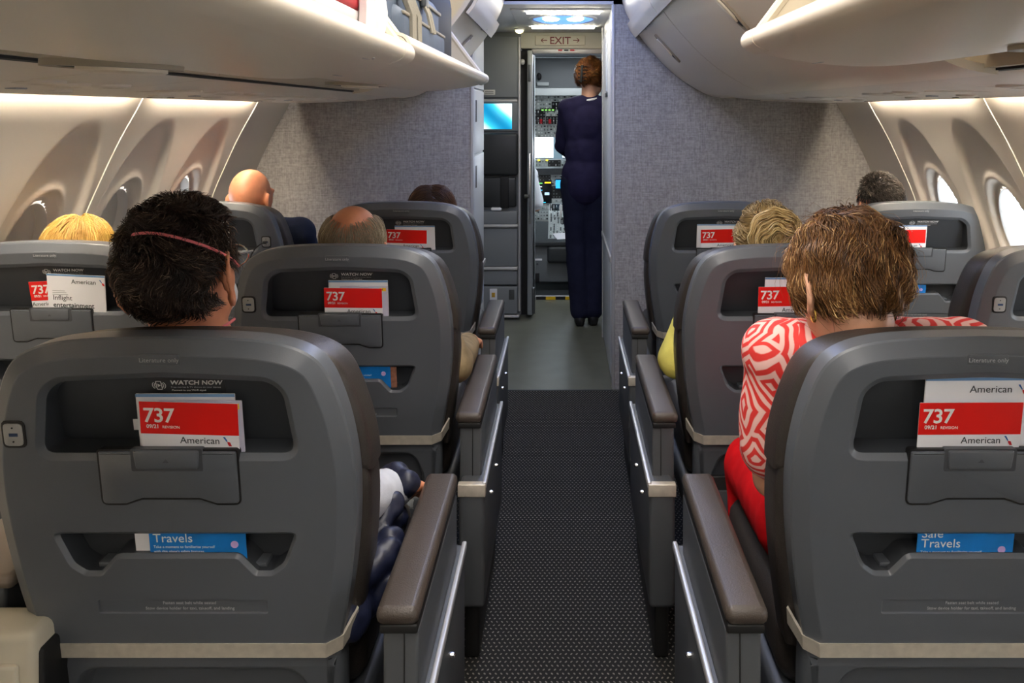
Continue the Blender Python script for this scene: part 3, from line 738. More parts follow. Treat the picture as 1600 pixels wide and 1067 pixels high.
for (u0, u1, v0, v1, nm) in ((.165, .30, .16, .36, 'display'), (.335, .42, .28, .37, 'display')):
    mb = MB(); prism(mb, [(u0, v0), (u1, v0), (u1, v1), (u0, v1)], f, 0, .02); d = mb.build(nm, scr, r)
    pats = [(.02, .02, .6, .03, '35c8e8'), (.55, .86, .4, .06, 'f0c020'), (.05, .84, .35, .04, '5fd060'), (.08, .7, .3, .03, 'c8d8e0'), (.05, .55, .35, .03, '48b8d8'), (.1, .4, .25, .03, '58d070'), (.55, .35, .3, .12, '9ab8d0')] if nm == 'display' and u0 < .2 else [(.0, .1, 1., .8, '2a98d8')]
    for (a, b, c, e, hx) in pats:
        mb = MB(); W, H = u1-u0, v1-v0
        prism(mb, [(u0+a*W, v0+b*H), (u0+min(1, a+c)*W, v0+b*H), (u0+min(1, a+c)*W, v0+(b+e)*H), (u0+a*W, v0+(b+e)*H)], f, .02, .021); mb.build('display_symbol', mat('sym_'+hx, hx, .4, emit=1.), d)
r, f = panel_things('centre_pedestal', 'low pedestal of levers between the pilot seats', (-.12, 7.2, .345), (1, 0, 0), (0, .62, .24), .36, .62, [(.12, 3), (.12, 4), (.12, 3), (.12, 4), (.12, 3)], 12)
for (u, v, c) in ((.10, .35, white_p), (.14, .37, white_p), (.18, .3, logo_r), (.24, .36, cock_l)):
    a, b = f(u, v, .0), f(u, v+.02, .11)
    MB().cap(a, b, .008, .012).build('lever', c, r)
MB().box(-.02, .38, .02, .5, -.343, -.06).build('pedestal_body', cock_g, r)
t = thing('open_manual', 'white papers lying on the cockpit pedestal', 'papers', (.03, 7.12, .372))
for q, (a, z) in enumerate(((8, 0), (-14, .006), (20, .012))):
    mb = MB().rbox(-.10, .10, -.07, .07, z-.002, z+.002, .002); o = mb.build('sheet', paper, t); o.rotation_euler = (R(14), 0, R(a))
t = thing('jump_seat_panel', 'grey box panel with small knobs below the pedestal', 'panel', (-.09, 6.95, 0))
MB().rbox(-.21, .40, -.02, .12, .06, .345, .012).build('panel_body', cock_g, t)
MB().rbox(-.22, .41, -.05, .13, .335, .372, .008).build('top_slab', cock_dk, t)
MB().rbox(-.03, .30, -.06, -.018, .21, .335, .03).build('folded_seat', cock_dk, t)
for (x, z, rr) in ((-.135, .15, .010), (-.135, .26, .006), (-.135, .21, .006), (-.02, .30, .006), (-.105, .2, .008)):
    MB().disc((x, z), rr, rr, -.028, -.019, 12).build('knob', metal_d, t)
MB().rbox(-.13, -.07, -.022, -.019, .225, .24, .001).build('placard', paper, t)
MB().rbox(-.19, -.09, -.024, -.018, .06, .13, .02).build('recess', rubber, t)

# ------------------------------------------------------------------ seats
TILT = .194; PSI = math.atan(TILT)
SM = lambda u, z, q: (u, -(z-.5)*TILT-q, z)        # seat back surface: u across, z height, q out towards the rear
def seat_outline(grow=0., z0=.512):
    half = [(0, 1.016), (.10, 1.014), (.165, 1.008), (.212, .993), (.240, .967), (.258, .92), (.270, .87), (.279, .80), (.276, .71), (.262, .60), (.244, .512)]
    P = [(u, z) for u, z in chaikin(half, 2) if z >= z0]
    if P[-1][1] > z0+1e-4: P.append((P[-1][0], z0))
    full = P+[(-u, z) for u, z in P[::-1] if u > 1e-6]
    return inset(full, -grow) if grow else full
POCK = round_poly([(-.160, .958), (0, .965), (.160, .958), (.187, .935), (.203, .822), (-.203, .822), (-.187, .935)], [.05, .3, .05, .05, .03, .03, .05], 11)
LOWP = round_poly([(-.192, .705), (.192, .705), (.168, .645), (.146, .629), (.118, .629), (.092, .659), (-.092, .659), (-.118, .629), (-.146, .629), (-.168, .645)], [.012, .012, .03, .02, .012, .012, .012, .012, .02, .03], 8)
SLOT = round_poly([(-.130, .589), (.135, .589), (.135, .564), (-.130, .564)], .004, 3)
FQ = lambda z: -.004-(.965-z)*.33      # sloping floor of the upper pocket
FROT = (R(90)+math.atan(TILT+.33), 0, 0)
SF = lambda u, z, q: SM(u, z, FQ(z)+q)
def shell_mesh():
    mb = MB(); out = seat_outline()
    def ins(d): return [(u, .509) if o_[1] < .514 else (u, max(z, .509)) for (u, z), o_ in zip(inset(out, d), out)] if d else out
    A = [[SM(u, z, q) for u, z in ins(d)] for d, q in ((0, -.045), (0, -.002), (.003, .002), (.025, .0165), (.027, .0170), (.030, .017))]
    mb.rings(A, False, False)
    loops = [ins(.030)]
    def hole(P, prof):
        rs = [[SM(u, z, q) for u, z in (inset(P, d) if d else P)] for d, q in prof]
        mb.rings(rs, False, True); loops.append(P)
    rs = [[SM(u, z, q) for u, z in (inset(POCK, d) if d else POCK)] for d, q in ((0, .017), (.0012, .0166), (.009, .0105), (.0105, .009))]+[[SM(u, z, FQ(z)) for u, z in inset(POCK, .0125)]]
    mb.rings(rs, False, False); loops.append(POCK)
    PF = inset(POCK, .0125); pass
    hole(LOWP, ((0, .017), (.001, .0166), (.0055, .0115), (.0065, .010), (.009, -.034)))
    hole(SLOT, ((0, .017), (.001, .0145), (.002, .0140)))
    flat = [p for l in loops for p in l]
    tri = tessellate_polygon([[Vector((u, z, 0)) for u, z in l] for l in loops])
    mb.add([SM(u, z, .017) for u, z in flat], [tuple(f) for f in tri])
    me = mb.mesh('shell', 0)
    me.polygons.foreach_set('use_smooth', [len(p.vertices) == 4 for p in me.polygons]); me.set_sharp_from_angle(angle=R(13))
    for p in me.polygons:
        if len(p.vertices) != 4: p.use_smooth = False
    return me
pock_m = mat('shaded_pocket', '3a3d42', .5, bump=.1, bscale=700)  # darker than the shell: shade inside the pockets put into the colour
def shaded_pocket_mesh():
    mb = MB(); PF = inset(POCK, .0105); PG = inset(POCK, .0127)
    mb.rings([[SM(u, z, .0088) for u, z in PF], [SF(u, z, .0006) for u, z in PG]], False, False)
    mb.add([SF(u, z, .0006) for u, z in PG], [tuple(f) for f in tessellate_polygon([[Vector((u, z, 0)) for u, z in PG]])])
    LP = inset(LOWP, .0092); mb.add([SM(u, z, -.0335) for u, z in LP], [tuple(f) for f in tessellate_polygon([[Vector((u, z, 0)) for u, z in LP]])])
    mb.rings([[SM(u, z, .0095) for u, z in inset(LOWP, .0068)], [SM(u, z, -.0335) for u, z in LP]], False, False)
    return mb.mesh('shaded_pocket', 30)
def lower_shell_mesh():
    mb = MB(); P = [(-.242, .486), (.242, .486), (.236, .30), (.225, .13), (-.225, .13), (-.236, .30)]
    P = round_poly(P, [.008, .008, .05, .03, .03, .05], 4)
    mb.rings([[SM(u, z, q) for u, z in (inset(P, d) if d else P)] for d, q in ((0, -.05), (0, -.006), (.006, .002), (.02, .006), (.022, .0065))], False, False)
    H = round_poly([(-.175, .462), (.175, .462), (.200, .40), (.200, .18), (-.200, .18), (-.200, .40)], [.045, .045, .06, .03, .03, .06], 6)
    mb.rings([[SM(u, z, q) for u, z in (inset(H, d) if d else H)] for d, q in ((0, .0065), (.003, .005), (.010, -.008), (.014, -.03))], False, True)
    L = [inset(P, .022), H]; flat = [p for l in L for p in l]
    tri = tessellate_polygon([[Vector((u, z, 0)) for u, z in l] for l in L])
    mb.add([SM(u, z, .0065) for u, z in flat], [tuple(f) for f in tri])
    me = mb.mesh('lower_shell', 40)
    return me
def band_mesh():
    mb = MB(); prof = [(-.262, .538, -.045), (-.247, .516, .0), (-.224, .512, .0185), (.224, .512, .0185), (.247, .516, .0), (.262, .538, -.045)]
    top = [SM(u, z, q) for u, z, q in prof]; bot = [SM(u*.99, z-.025-(.004 if abs(u) > .255 else 0), q) for u, z, q in prof]
    topi = [SM(u*.985, z, q-.006) for u, z, q in prof]; boti = [SM(u*.975, z-.025, q-.006) for u, z, q in prof]
    n = 6
    for i in range(n-1): mb.add([top[i], top[i+1], bot[i+1], bot[i], topi[i], topi[i+1], boti[i+1], boti[i]], [(0, 1, 2, 3), (4, 5, 6, 7), (0, 1, 5, 4), (3, 2, 6, 7), (0, 3, 7, 4), (1, 2, 6, 5)])
    return mb.mesh('trim_band', 0)
FLAP = round_poly([(-.104, .839), (.104, .839), (.104, .753), (.070, .753), (.045, .762), (-.045, .762), (-.070, .753), (-.104, .753)], [.003, .003, .008, .012, .015, .015, .012, .008], 4)
def cushion_mesh(z0, grow, q0, q1, r, zt=None):
    P = [(u*1.045, z-.015 if z > .9 else z-.015*max(0, (z-.8)/.1)) for u, z in seat_outline(grow, z0)]
    rs = []
    for i in range(5):
        a = PI/2*i/4; rs.append([SM(u, z, q0-r+r*math.cos(a) if False else q0-r*(1-math.sin(a))) for u, z in inset(P, r*(1-math.sin(a)))][:] )
    rs = [[SM(u, z, q0-0) for u, z in inset(P, r)]]+[[SM(u, z, q0-r*(1-math.cos(PI/2*i/4))) for u, z in inset(P, r*(1-math.sin(PI/2*i/4)))] for i in range(1, 5)]
    rs += [[SM(u, z, q1+r*(1-math.sin(PI/2*i/4))) for u, z in inset(P, r*(1-math.cos(PI/2*i/4)))] for i in range(5)]
    mb = MB(); mb.rings(rs); return mb.mesh('cushion', 50)
def low_cushion_mesh():
    half = [(.27, .80), (.285, .79), (.290, .72), (.278, .60), (.262, .50), (.255, .46)]
    P = [(u, z) for u, z in chaikin(half, 2)]; P = P+[(-u, z) for u, z in P[::-1]]; r = .02
    rs = [[SM(u, z, -.047) for u, z in inset(P, r)]]+[[SM(u, z, -.047-r*(1-math.cos(PI/2*i/4))) for u, z in inset(P, r*(1-math.sin(PI/2*i/4)))] for i in range(1, 5)]
    rs += [[SM(u, z, -.145+r*(1-math.sin(PI/2*i/4))) for u, z in inset(P, r*(1-math.cos(PI/2*i/4)))] for i in range(5)]
    mb = MB(); mb.rings(rs); return mb.mesh('back_cushion', 50)
def flap_mesh(): 
    mb = MB(); prism(mb, FLAP, SM, .004, .0215, .004); return mb.mesh('device_holder', 30)
def gap_shade_mesh():  # black plate stands in for the shadow in the gap round the holder
    mb = MB(); P = inset(FLAP, -.0028); prism(mb, P, SM, .004, .0178); return mb.mesh('holder_gap_shade', 30)
def button_mesh():
    mb = MB(); prism(mb, round_poly([(-.050, .842), (.050, .842), (.047, .812), (-.047, .812)], .004, 3), SM, .01, .0255, .003); return mb.mesh('latch_button', 30)
def simple(P, q0, q1, bev=0., nm='plate', fm=SM):
    def f():
        mb = MB(); prism(mb, P, fm, q0, q1, bev); return mb.mesh(nm, 30)
    return f
def rect(u, z, w, h, r=.003): return round_poly([(u-w/2, z-h/2), (u+w/2, z-h/2), (u+w/2, z+h/2), (u-w/2, z+h/2)], r, 3)
def mb_mesh(fn, nm, sm=35):
    def f():
        mb = MB(); fn(mb); return mb.mesh(nm, sm)
    return f
TEXTROT = (R(90)+PSI, 0, 0)

def seat(label, X0, Y0, usb, console=0, du=0., dy=0., front_row=False, dz=0.):
    t = thing('airline_seat', label, 'seat', (X0, Y0, 0), group='grey airline seats')
    part = lambda nm, key, fn, m, par=None: link(nm, cached(key, fn), m, par or t)
    part('shell', 'shell', shell_mesh, plastic)
    part('shaded_pocket', 'pshade', shaded_pocket_mesh, pock_m)
    part('lower_shell', 'lshell', lower_shell_mesh, plastic)
    part('trim_band', 'band', band_mesh, steel)
    part('head_cushion', 'hcush', lambda: cushion_mesh(.775, .0, -.047, -.15, .022), leather)
    part('back_cushion', 'bcush', low_cushion_mesh, leather)
    part('seat_cushion', 'scush', mb_mesh(lambda mb: mb.rbox(-.25, .25, .13, .66, .34, .47, .04, 4), 'seat_cushion'), leather)
    part('seat_pan', 'span', mb_mesh(lambda mb: mb.rbox(-.26, .26, .02, .62, .27, .34, .015), 'seat_pan'), plastic_d)
    for s in (-1, 1):
        part('leg', ('leg', s), mb_mesh(lambda mb: mb.rbox(s*.17-.02, s*.17+.02, .15, .19, 0, .28, .006).rbox(s*.17-.02, s*.17+.02, .48, .52, 0, .28, .006).rbox(s*.17-.022, s*.17+.022, .10, .58, 0, .02, .004), 'leg'), metal_d)
    part('holder_gap_shade', 'gshade', gap_shade_mesh, rubber)
    h = part('device_holder', 'flap', flap_mesh, plastic)
    part('button_gap', 'btng', simple(rect(0, .826, .108, .036), .01, .0222, 0, 'button_gap'), plastic_d, h)
    b = part('latch_button', 'btn', button_mesh, plastic, h)
    part('arrow_mark', 'arw', simple([(-.005, .823), (.005, .823), (0, .829)], .0252, .0258, 0, 'arrow_mark'), plastic_d, b)
    part('literature_plate', 'litp', simple(rect(0, .984, .060, .0165, .004), .016, .0185, .001, 'literature_plate'), plastic)
    p = SM(0, .9805, .0187); text('Literature only', .0098, ink_g, t, p, TEXTROT, align='CENTER')
    st = part('watch_sticker', 'stick', simple(rect(.025, .9345, .116, .024, .001), .0004, .0012, 0, 'watch_sticker', SF), mat('sticker_dark', '3a3b3d', .4))
    text('WATCH NOW', .0118, ink_w, t, SF(.0, .936, .0015), FROT, shear=.2, bold=.02)
    text('Free movies & TV shows on your device', .0046, ink_g, t, SF(.0, .930, .0015), FROT)
    text('Connect to our Wi-Fi signal', .0046, ink_w, t, SF(.0, .9245, .0015), FROT, bold=.02)
    def icon(mb):
        f = lambda u, v, q: SF(u-.0175, v+.9345, q+.0364)
        a = rect(0, 0, .009, .0155, .002); b2 = inset(a, .0012)
        mb.rings([[f(u, v, -.0350) for u, v in a], [f(u, v, -.0348) for u, v in a], [f(u, v, -.0348) for u, v in b2], [f(u, v, -.0350) for u, v in b2]], False, False)
        prism(mb, [(-.0018, -.003), (.0028, 0), (-.0018, .003)], f, -.0350, -.0347)
        for s in (-1, 1):
            for rr in (.0085, .0115):
                pts = [(s*(rr*math.cos(a)-.001), rr*.75*math.sin(a)) for a in np.linspace(-.75, .75, 7)]; pts2 = [(s*((rr-.0011)*math.cos(a)-.001), (rr-.0011)*.75*math.sin(a)) for a in np.linspace(.75, -.75, 7)]
                prism(mb, pts+pts2, f, -.0350, -.0348)
    part('wifi_icon', 'icon', mb_mesh(icon, 'wifi_icon', 0), ink_w)
    text('Fasten seat belt while seated', .0072, ink_g, t, SM(.012, .5795, .0143), TEXTROT, align='CENTER')
    text('Stow device holder for taxi, takeoff, and landing', .0072, ink_g, t, SM(.012, .570, .0143), TEXTROT, align='CENTER')
    for s in (-1, 1): part('pocket_foot', ('pf', s), simple(rect(s*.117, .640, .03, .008, .002), -.03, .0, .002, 'pocket_foot'), plastic)
    if usb:
        u = part('usb_outlet', ('usb', usb), simple(rect(usb*.228, .866, .036, .044, .009), .014, .0185, .001, 'usb_outlet'), rubber)
        pl = part('outlet_plate', ('usbp', usb), simple(rect(usb*.228, .866, .0285, .036, .007), .0165, .0205, .001, 'outlet_plate'), mat('outlet_grey', '9a9a98', .45), u)
        part('usb_socket', ('usbs', usb), simple(rect(usb*.228+.001, .866, .013, .005, .0005), .02, .0212, 0, 'usb_socket'), navy_p, pl)
        for z in (.877, .855): part('screw', ('usbd', usb, z), simple([(usb*.228+.0014*math.cos(2*PI*q/10), z+.0014*math.sin(2*PI*q/10)) for q in range(10)], .02, .0211, 0, 'screw'), rubber, pl)
    if console:
        s = console; r0 = -.093+dy; r1 = (.12 if front_row else .43)
        if front_row: r1 = .14
        a0, a1 = .315+du, .380+du         # arm pad across
        bx = lambda x0, x1, y0, y1, z0, z1, r=.006: (lambda mb: mb.rbox(min(s*x0, s*x1), max(s*x0, s*x1), y0, y1, z0, z1, r))
        k = (s, du, dy, front_row)
        part('arm_pad', ('pad',)+k, mb_mesh(bx(a0, a1, r0, r1, .578, .606, .012), 'arm_pad'), padmat)
        part('pad_base', ('padb',)+k, mb_mesh(bx(a0+.006, a1-.002, r0+.004, r1-.01, .566, .580, .003), 'pad_base'), rubber)
        part('arm_body', ('arm',)+k, mb_mesh(bx(a0+.010, a1-.001, r0+.010, r1-.015, .16, .570, .006), 'arm_body'), consolem)
        part('arm_seam', ('arms',)+k, mb_mesh(bx((a0+a1)/2+.009, (a0+a1)/2+.011, r0+.008, r0+.011, .2, .566, .0005), 'arm_seam'), rubber)
        l0 = r0-.05; l1 = r1+.02
        part('side_box', ('sbox',)+k, mb_mesh(bx(a0+.014, a1+.012, l0, l1, .15, .448, .010), 'side_box'), consolem)
        part('end_band', ('eband',)+k, mb_mesh(bx(a0+.012, a1+.014, l0-.003, l0+.02, .420, .450, .002), 'end_band'), steel)
        part('side_rail', ('rail',)+k, mb_mesh(bx(a1+.006, a1+.016, l0+.004, l1, .438, .454, .003), 'side_rail'), rail_m)
        part('base_box', ('bbox',)+k, mb_mesh(bx(a0+.024, a1-.005, l0+.05, l1-.04, .0, .16, .008), 'base_box'), rubber)
        for yy in (l0+.16, l0+.34):
            part('bolt', ('bolt', yy)+k, (lambda yy=yy: (lambda mb: (mb.cap((s*(a1+.010), yy, .365), (s*(a1+.018), yy, .365), .006, .005, 10), mb.mesh('bolt', 35))[1])(MB())), chrome)
    t['seat_u'] = X0
    return t
YA, YB, YC = 1.463, 2.39, 3.50
S = {}
S['AL'] = seat('nearest grey seat back on the left of the aisle', -.597, YA, -1, 1)
S['BL'] = seat('middle row grey seat back left of the aisle, grey-haired passenger above it', -.563, YB, -1, 1, -.019, -.035)
S['BLW'] = seat('middle row window seat at the left edge, blonde passenger above it', -1.325, 2.45, 1)
S['CL'] = seat('front row grey seat back just left of the aisle', -.600, YC, -1, 1, -.012, -.25, True)
S['CLW'] = seat('front row left window seat with a cable in its outlet', -1.335, YC, 1)
S['AR'] = seat('nearest grey seat back on the right of the aisle', .628, YA, 1, -1, .004)
S['BR'] = seat('middle row grey seat back right of the aisle, bun-haired passenger above it', .586, YB, 1, -1, -.014, -.035)
S['CR'] = seat('front row grey seat back just right of the aisle', .603, YC, 1, -1, -.012, -.25, True)
S['CRW'] = seat('front row right window seat, dark-haired man above it', 1.325, YC, -1)
S['BRW'] = seat('middle row window seat at the right edge of the view', 1.325, YB, -1)

# ------------------------------------------------------------------ cards in the pockets
def seat_pt(k, u, z, q):
    s = S[k]; p = SM(u, z, q); l = WLOC[s.name]; return (l[0]+p[0], l[1]+p[1], l[2]+p[2])
def card(k, label, u, z, q, W, H, tilt=0., body=paper, name='booklet', th=.0016, cat='card', group=None):
    t = thing(name, label, cat, seat_pt(k, u, z, q), (PSI, R(tilt), 0), group)
    MB().rbox(-W/2, W/2, -th/2, th/2, 0, H, .0005, 1).build('cover', body, t)
    t['W'] = W; t['H'] = H; return t
def panel(t, x0, x1, z0, z1, m, nm='printed_panel', y=.0009, e=.0003):
    return MB().box(x0, x1, -y-e, -y+.0003, z0, z1).build(nm, m, t, 0)
def logo(t, x, z, s=1., y=.0012):
    for pts, m in (([(-.0065, .008), (-.0035, .0082), (.0005, .001), (-.0005, -.0005)], logo_b), ([(0, 0), (.0045, -.001), (.007, -.0075), (.003, -.0075), (.0008, -.004)], logo_r)):
        mb = MB(); prism(mb, [(x+a*s, z+b*s) for a, b in pts], XZ, y-.0003, y+.0002); mb.build('logo_mark', m, t, 0)
def card737(k, label, u, z, q=.0, W=.148, H=.165, tilt=0., show=.076):
    # z = height of the top edge; the lower part of the card is down inside the pocket
    t = card(k, label, u, z-H, q, W, H, tilt, name='safety_card', group='red and white safety cards')
    c = panel(t, -W/2, W/2, H-.052, H, red_p, 'red_panel')
    text('737', .0325, ink_w, t, (-W/2+.005, -.0014, H-.0325), bold=.016, space=.95)
    text('09/21', .0085, ink_w, t, (-W/2+.009, -.0014, H-.0425), bold=.02)
    text('REVISION', .0062, ink_w, t, (-W/2+.033, -.0014, H-.0425))
    text('American', .0155, ink_d, t, (W/2-.029, -.0012, H-.0665), align='RIGHT')
    logo(t, W/2-.018, H-.0625, .95)
    return t
def magazine(k, label, u, z, q, W=.147, H=.165, tilt=0., edge=ltblue, brand=None, icon=False, body=paper):
    t = card(k, label, u, z-H, q, W, H, tilt, body, name='magazine', th=.003, cat='magazine', group='white magazines in the pockets')
    if edge: panel(t, -W/2, W/2, H-.0045, H, edge, 'top_stripe', .0016)
    if brand:
        text('American', .0165, ink_d, t, (brand, -.0019, H-.024), align='LEFT'); logo(t, brand+.079, H-.0195, 1., .0018)
    if icon:
        panel(t, W/2-.02, W/2-.004, H-.013, H-.004, yellow_p, 'warning_mark', .0016)
        text('<', .008, ink_d, t, (W/2-.015, -.0021, H-.011), bold=.02)
    return t
card737('AL', 'safety card, red top, in the nearest left seat pocket', .030, .917, .0085, tilt=1.5)
magazine('AL', 'white magazine with blue top stripe behind the nearest left safety card', .025, .927, -.004, W=.150)
magazine('AL', 'lavender leaflet with yellow mark in the nearest left seat pocket', .050, .918, .003, W=.125, edge=None, icon=True, body=paper_l)
c = card('AL', 'white leaflet with a side tab at the nearest left pocket', -.035, .80, -.024, .04, .068, -1, name='leaflet'); panel(c, -.031, .0, .060, .078, paper, 'side_tab')
card737('AR', 'safety card, red top, in the nearest right seat pocket', -.014, .917, .0085, W=.155, tilt=-.3)
magazine('AR', 'white card with blue top edge and airline name, nearest right pocket', -.004, .955, .0015, W=.158, tilt=-.3, brand=-.012)
card737('BL', 'safety card, red top, in the middle left aisle seat pocket', .032, .910, .0085, W=.146, tilt=.6)
magazine('BL', 'white magazine with blue stripe behind the middle left safety card', .045, .928, -.003, W=.15)
magazine('BL', 'leaflet with yellow mark in the middle left aisle seat pocket', .060, .914, .003, W=.12, edge=None, icon=True, body=paper_l)
card737('BR', 'safety card, red top, in the middle right aisle seat pocket', -.018, .914, .0085, W=.15, tilt=-.6)
magazine('BR', 'white magazine with blue stripe behind the middle right safety card', -.002, .936, -.001, W=.15)
card737('BLW', 'red safety card mostly hidden behind a white leaflet, left window seat', -.005, .916, .002, W=.09, tilt=-3)
t = magazine('BLW', 'white in-flight entertainment leaflet in the left window seat pocket', .062, .934, .0085, W=.150, tilt=2.5, brand=-.012)
text('Inflight', .0185, ink_d, t, (-.062, -.0019, t['H']-.070)); text('entertainment', .0185, ink_d, t, (-.062, -.0019, t['H']-.0895), bold=.015)
for q in range(3): panel(t, -.062, -.03+.004*q, t['H']-.046-.005*q, t['H']-.044-.005*q, ink_g, 'print_line', .0016)
card737('CL', 'safety card, red top, in the front left aisle seat pocket', .012, .914, .0085, W=.15, tilt=1.5)
magazine('CL', 'white card behind the front left safety card', .045, .928, -.002, W=.15)
card737('CR', 'safety card, red top, in the front right aisle seat pocket', -.012, .916, .0085, W=.15, tilt=-1)
magazine('CR', 'white magazine with blue stripe in the front right aisle pocket', -.018, .934, -.002, W=.17)
card737('CRW', 'safety card, red top, in the front right window seat pocket', -.035, .914, .0085, W=.13, tilt=-1)
magazine('CRW', 'white magazine with blue stripe in the front right window pocket', -.035, .930, -.002, W=.14)
magazine('CLW', 'white magazine in the front left window seat pocket', .015, .930, -.002, W=.14)
def bluecard(k, label, u, z, W=.15, lines=True, dz=0.):
    t = card(k, label, u, .640, .007, W, .10, 0, blue_p, name='travel_leaflet', group='blue leaflets in the lower pockets')
    zz = z-.640
    text('Travels', .021, ink_w, t, (-W/2+.006, -.0012, zz-.018))
    text('Safe', .021, ink_w, t, (-W/2+.006, -.0012, zz-.001))
    text('Take a moment to familiarize yourself', .0062, ink_w, t, (-W/2+.006, -.0012, zz-.028)); text("with this plane's safety features.", .0062, ink_w, t, (-W/2+.006, -.0012, zz-.036))
    mb = MB(); mb.disc((W/2-.018, zz-.022), .006, .006, -.0014, -.0008, 20); mb.build('emblem', mat('emblem', 'c7a8dc', .4), t)
    return t
bluecard('AL', 'blue travel leaflet in the lower pocket of the nearest left seat', .030, .702)
c = card('AL', 'white slip beside the blue leaflet, nearest left seat', -.057, .640, .003, .024, .09, name='leaflet')
c = card('AL', 'navy slip behind the blue leaflet, nearest left seat', -.035, .640, -.001, .04, .09, body=navy_p, name='leaflet')
bluecard('AR', 'blue travel leaflet in the lower pocket of the nearest right seat', -.004, .693)
bluecard('BL', 'blue travel leaflet in the lower pocket of the middle left seat', .045, .702, W=.15)
card('BL', 'brown printed slip beside the middle left blue leaflet', .126, .640, .003, .018, .08, body=mat('brown_print', '9a6a55', .5, vary=.4, vscale=90), name='leaflet')
bluecard('CRW', 'blue travel leaflet in the lower pocket of the front right window seat', -.03, .702, W=.15)

# charging cable in the front left window seat outlet
l = WLOC[S['CLW'].name]; p0 = Vector((l[0]+.228, l[1]-.071-.024, .866))
t = thing('charging_cable', 'black charging cable plugged into the front left window seat', 'cable', tuple(p0))
MB().rbox(-.006, .006, -.018, .002, -.005, .005, .002).build('plug', rubber, t)
MB().tube(chaikin([(0, -.016, 0), (-.012, -.028, -.004), (-.04, -.03, -.03), (-.055, -.03, -.09), (-.06, -.03, -.2), (-.05, -.02, -.42)], 2), .0024, 6).build('cord', rubber, t)
# ------------------------------------------------------------------ people
def nrm(a): return a/np.maximum(np.linalg.norm(a, axis=-1, keepdims=True), 1e-9)
HC = np.array([0, -.008, .028])
def hair(root, H, m, n, rad, mask, flow, length, lift=.12, width=.0012, seg=5, noise=.3, seed=1, cap=True, center=HC, name='hair', lenvar=.3, capmask=None, out=.02, shape=None, clump=0., zmin=None):
    rg = np.random.default_rng(seed); rad = np.array(rad); V = []; F = []; RN = []; base = 0
    if cap:
        nu, nv = 48, 32; th = np.linspace(0, 2*PI, nu, endpoint=False); ph = np.linspace(-PI/2, PI/2, nv)
        T, P = np.meshgrid(th, ph, indexing='ij'); D = np.stack([np.cos(P)*np.cos(T), np.cos(P)*np.sin(T), np.sin(P)], -1).reshape(-1, 3)
        ok = (capmask or mask)(D); idx = np.arange(nu*nv).reshape(nu, nv); nx = np.roll(idx, -1, 0)
        q = np.stack([idx[:, :-1], nx[:, :-1], nx[:, 1:], idx[:, 1:]], -1).reshape(-1, 4); q = q[ok[q].all(1)]
        V.append(center+D*rad*.995*(shape(D)[:, None] if shape else 1.)); F.append(q); RN.append(np.full(len(D), .12)); base = len(D)
    D = nrm(rg.normal(size=(n*4, 3))); D = D[mask(D)][:n]; n = len(D)
    pos = center+D*rad; sh = nrm(D/rad); ln = length*(1+lenvar*rg.uniform(-1, 1, n)) ; nz = rg.normal(size=(n, 3)); lf = rg.uniform(.1, 1, n)*lift; rr = np.clip(rg.normal(.5, .22, n), 0, 1)
    if shape: pos = center+D*rad*shape(D)[:, None]
    if clump: rr = np.clip(rr+clump*np.sin(D[:, 0]*13+D[:, 2]*9)*np.sin(D[:, 1]*11-D[:, 2]*7+1), 0, 1)
    pts = [pos]; dirs = []
    for k in range(seg):
        d = flow(pos, sh, D, k/seg); d = nrm(d)+nz*noise*(.3+.7*rg.random((n, 1)))
        d = nrm(d); pos = pos+d*(ln/seg)[:, None]
        e = np.linalg.norm((pos-center)/rad, axis=1); mn = 1+lf*np.sin(min(1., (k+1)/seg+.2)*PI*.6)
        if shape: g = shape(nrm((pos-center)/rad)); mn = mn*g
        s = np.where(e < mn, mn/np.maximum(e, .1), 1.); mx = mn+.35*lf+out
        s = np.where(e > mx, mx/e, s)[:, None]; pos = center+(pos-center)*s
        if zmin is not None: pos[:, 2] = np.maximum(pos[:, 2], zmin+.012*nz[:, 0])
        pts.append(pos); dirs.append(d)
    dirs.append(dirs[-1])
    for k in range(seg+1):
        d = dirs[k]; s = nrm(np.cross(d, sh)+1e-6); u = nrm(np.cross(s, d))
        wdt = width*(1-.75*(k/seg)**2)
        for a in (90, 210, 330): V.append(pts[k]+(s*math.cos(R(a))+u*math.sin(R(a)))*wdt)
    idx = lambda k, a: base+(k*3+a % 3)*n+np.arange(n)
    for k in range(seg):
        for a in range(3): F.append(np.stack([idx(k, a), idx(k, a+1), idx(k+1, a+1), idx(k+1, a)], -1))
    for k in range((seg+1)*3): RN.append(np.clip(rr*(.75+.5*(k//3)/seg), 0, 1))
    me = np_mesh(name, np.concatenate(V), np.concatenate(F), np.concatenate(RN))
    o = link(name, me, m, root); o.matrix_basis = Matrix.Translation(-Vector(WLOC[root.name])) @ H
    return o
def tang(v, n): return v-n*(v*n).sum(-1, keepdims=True)
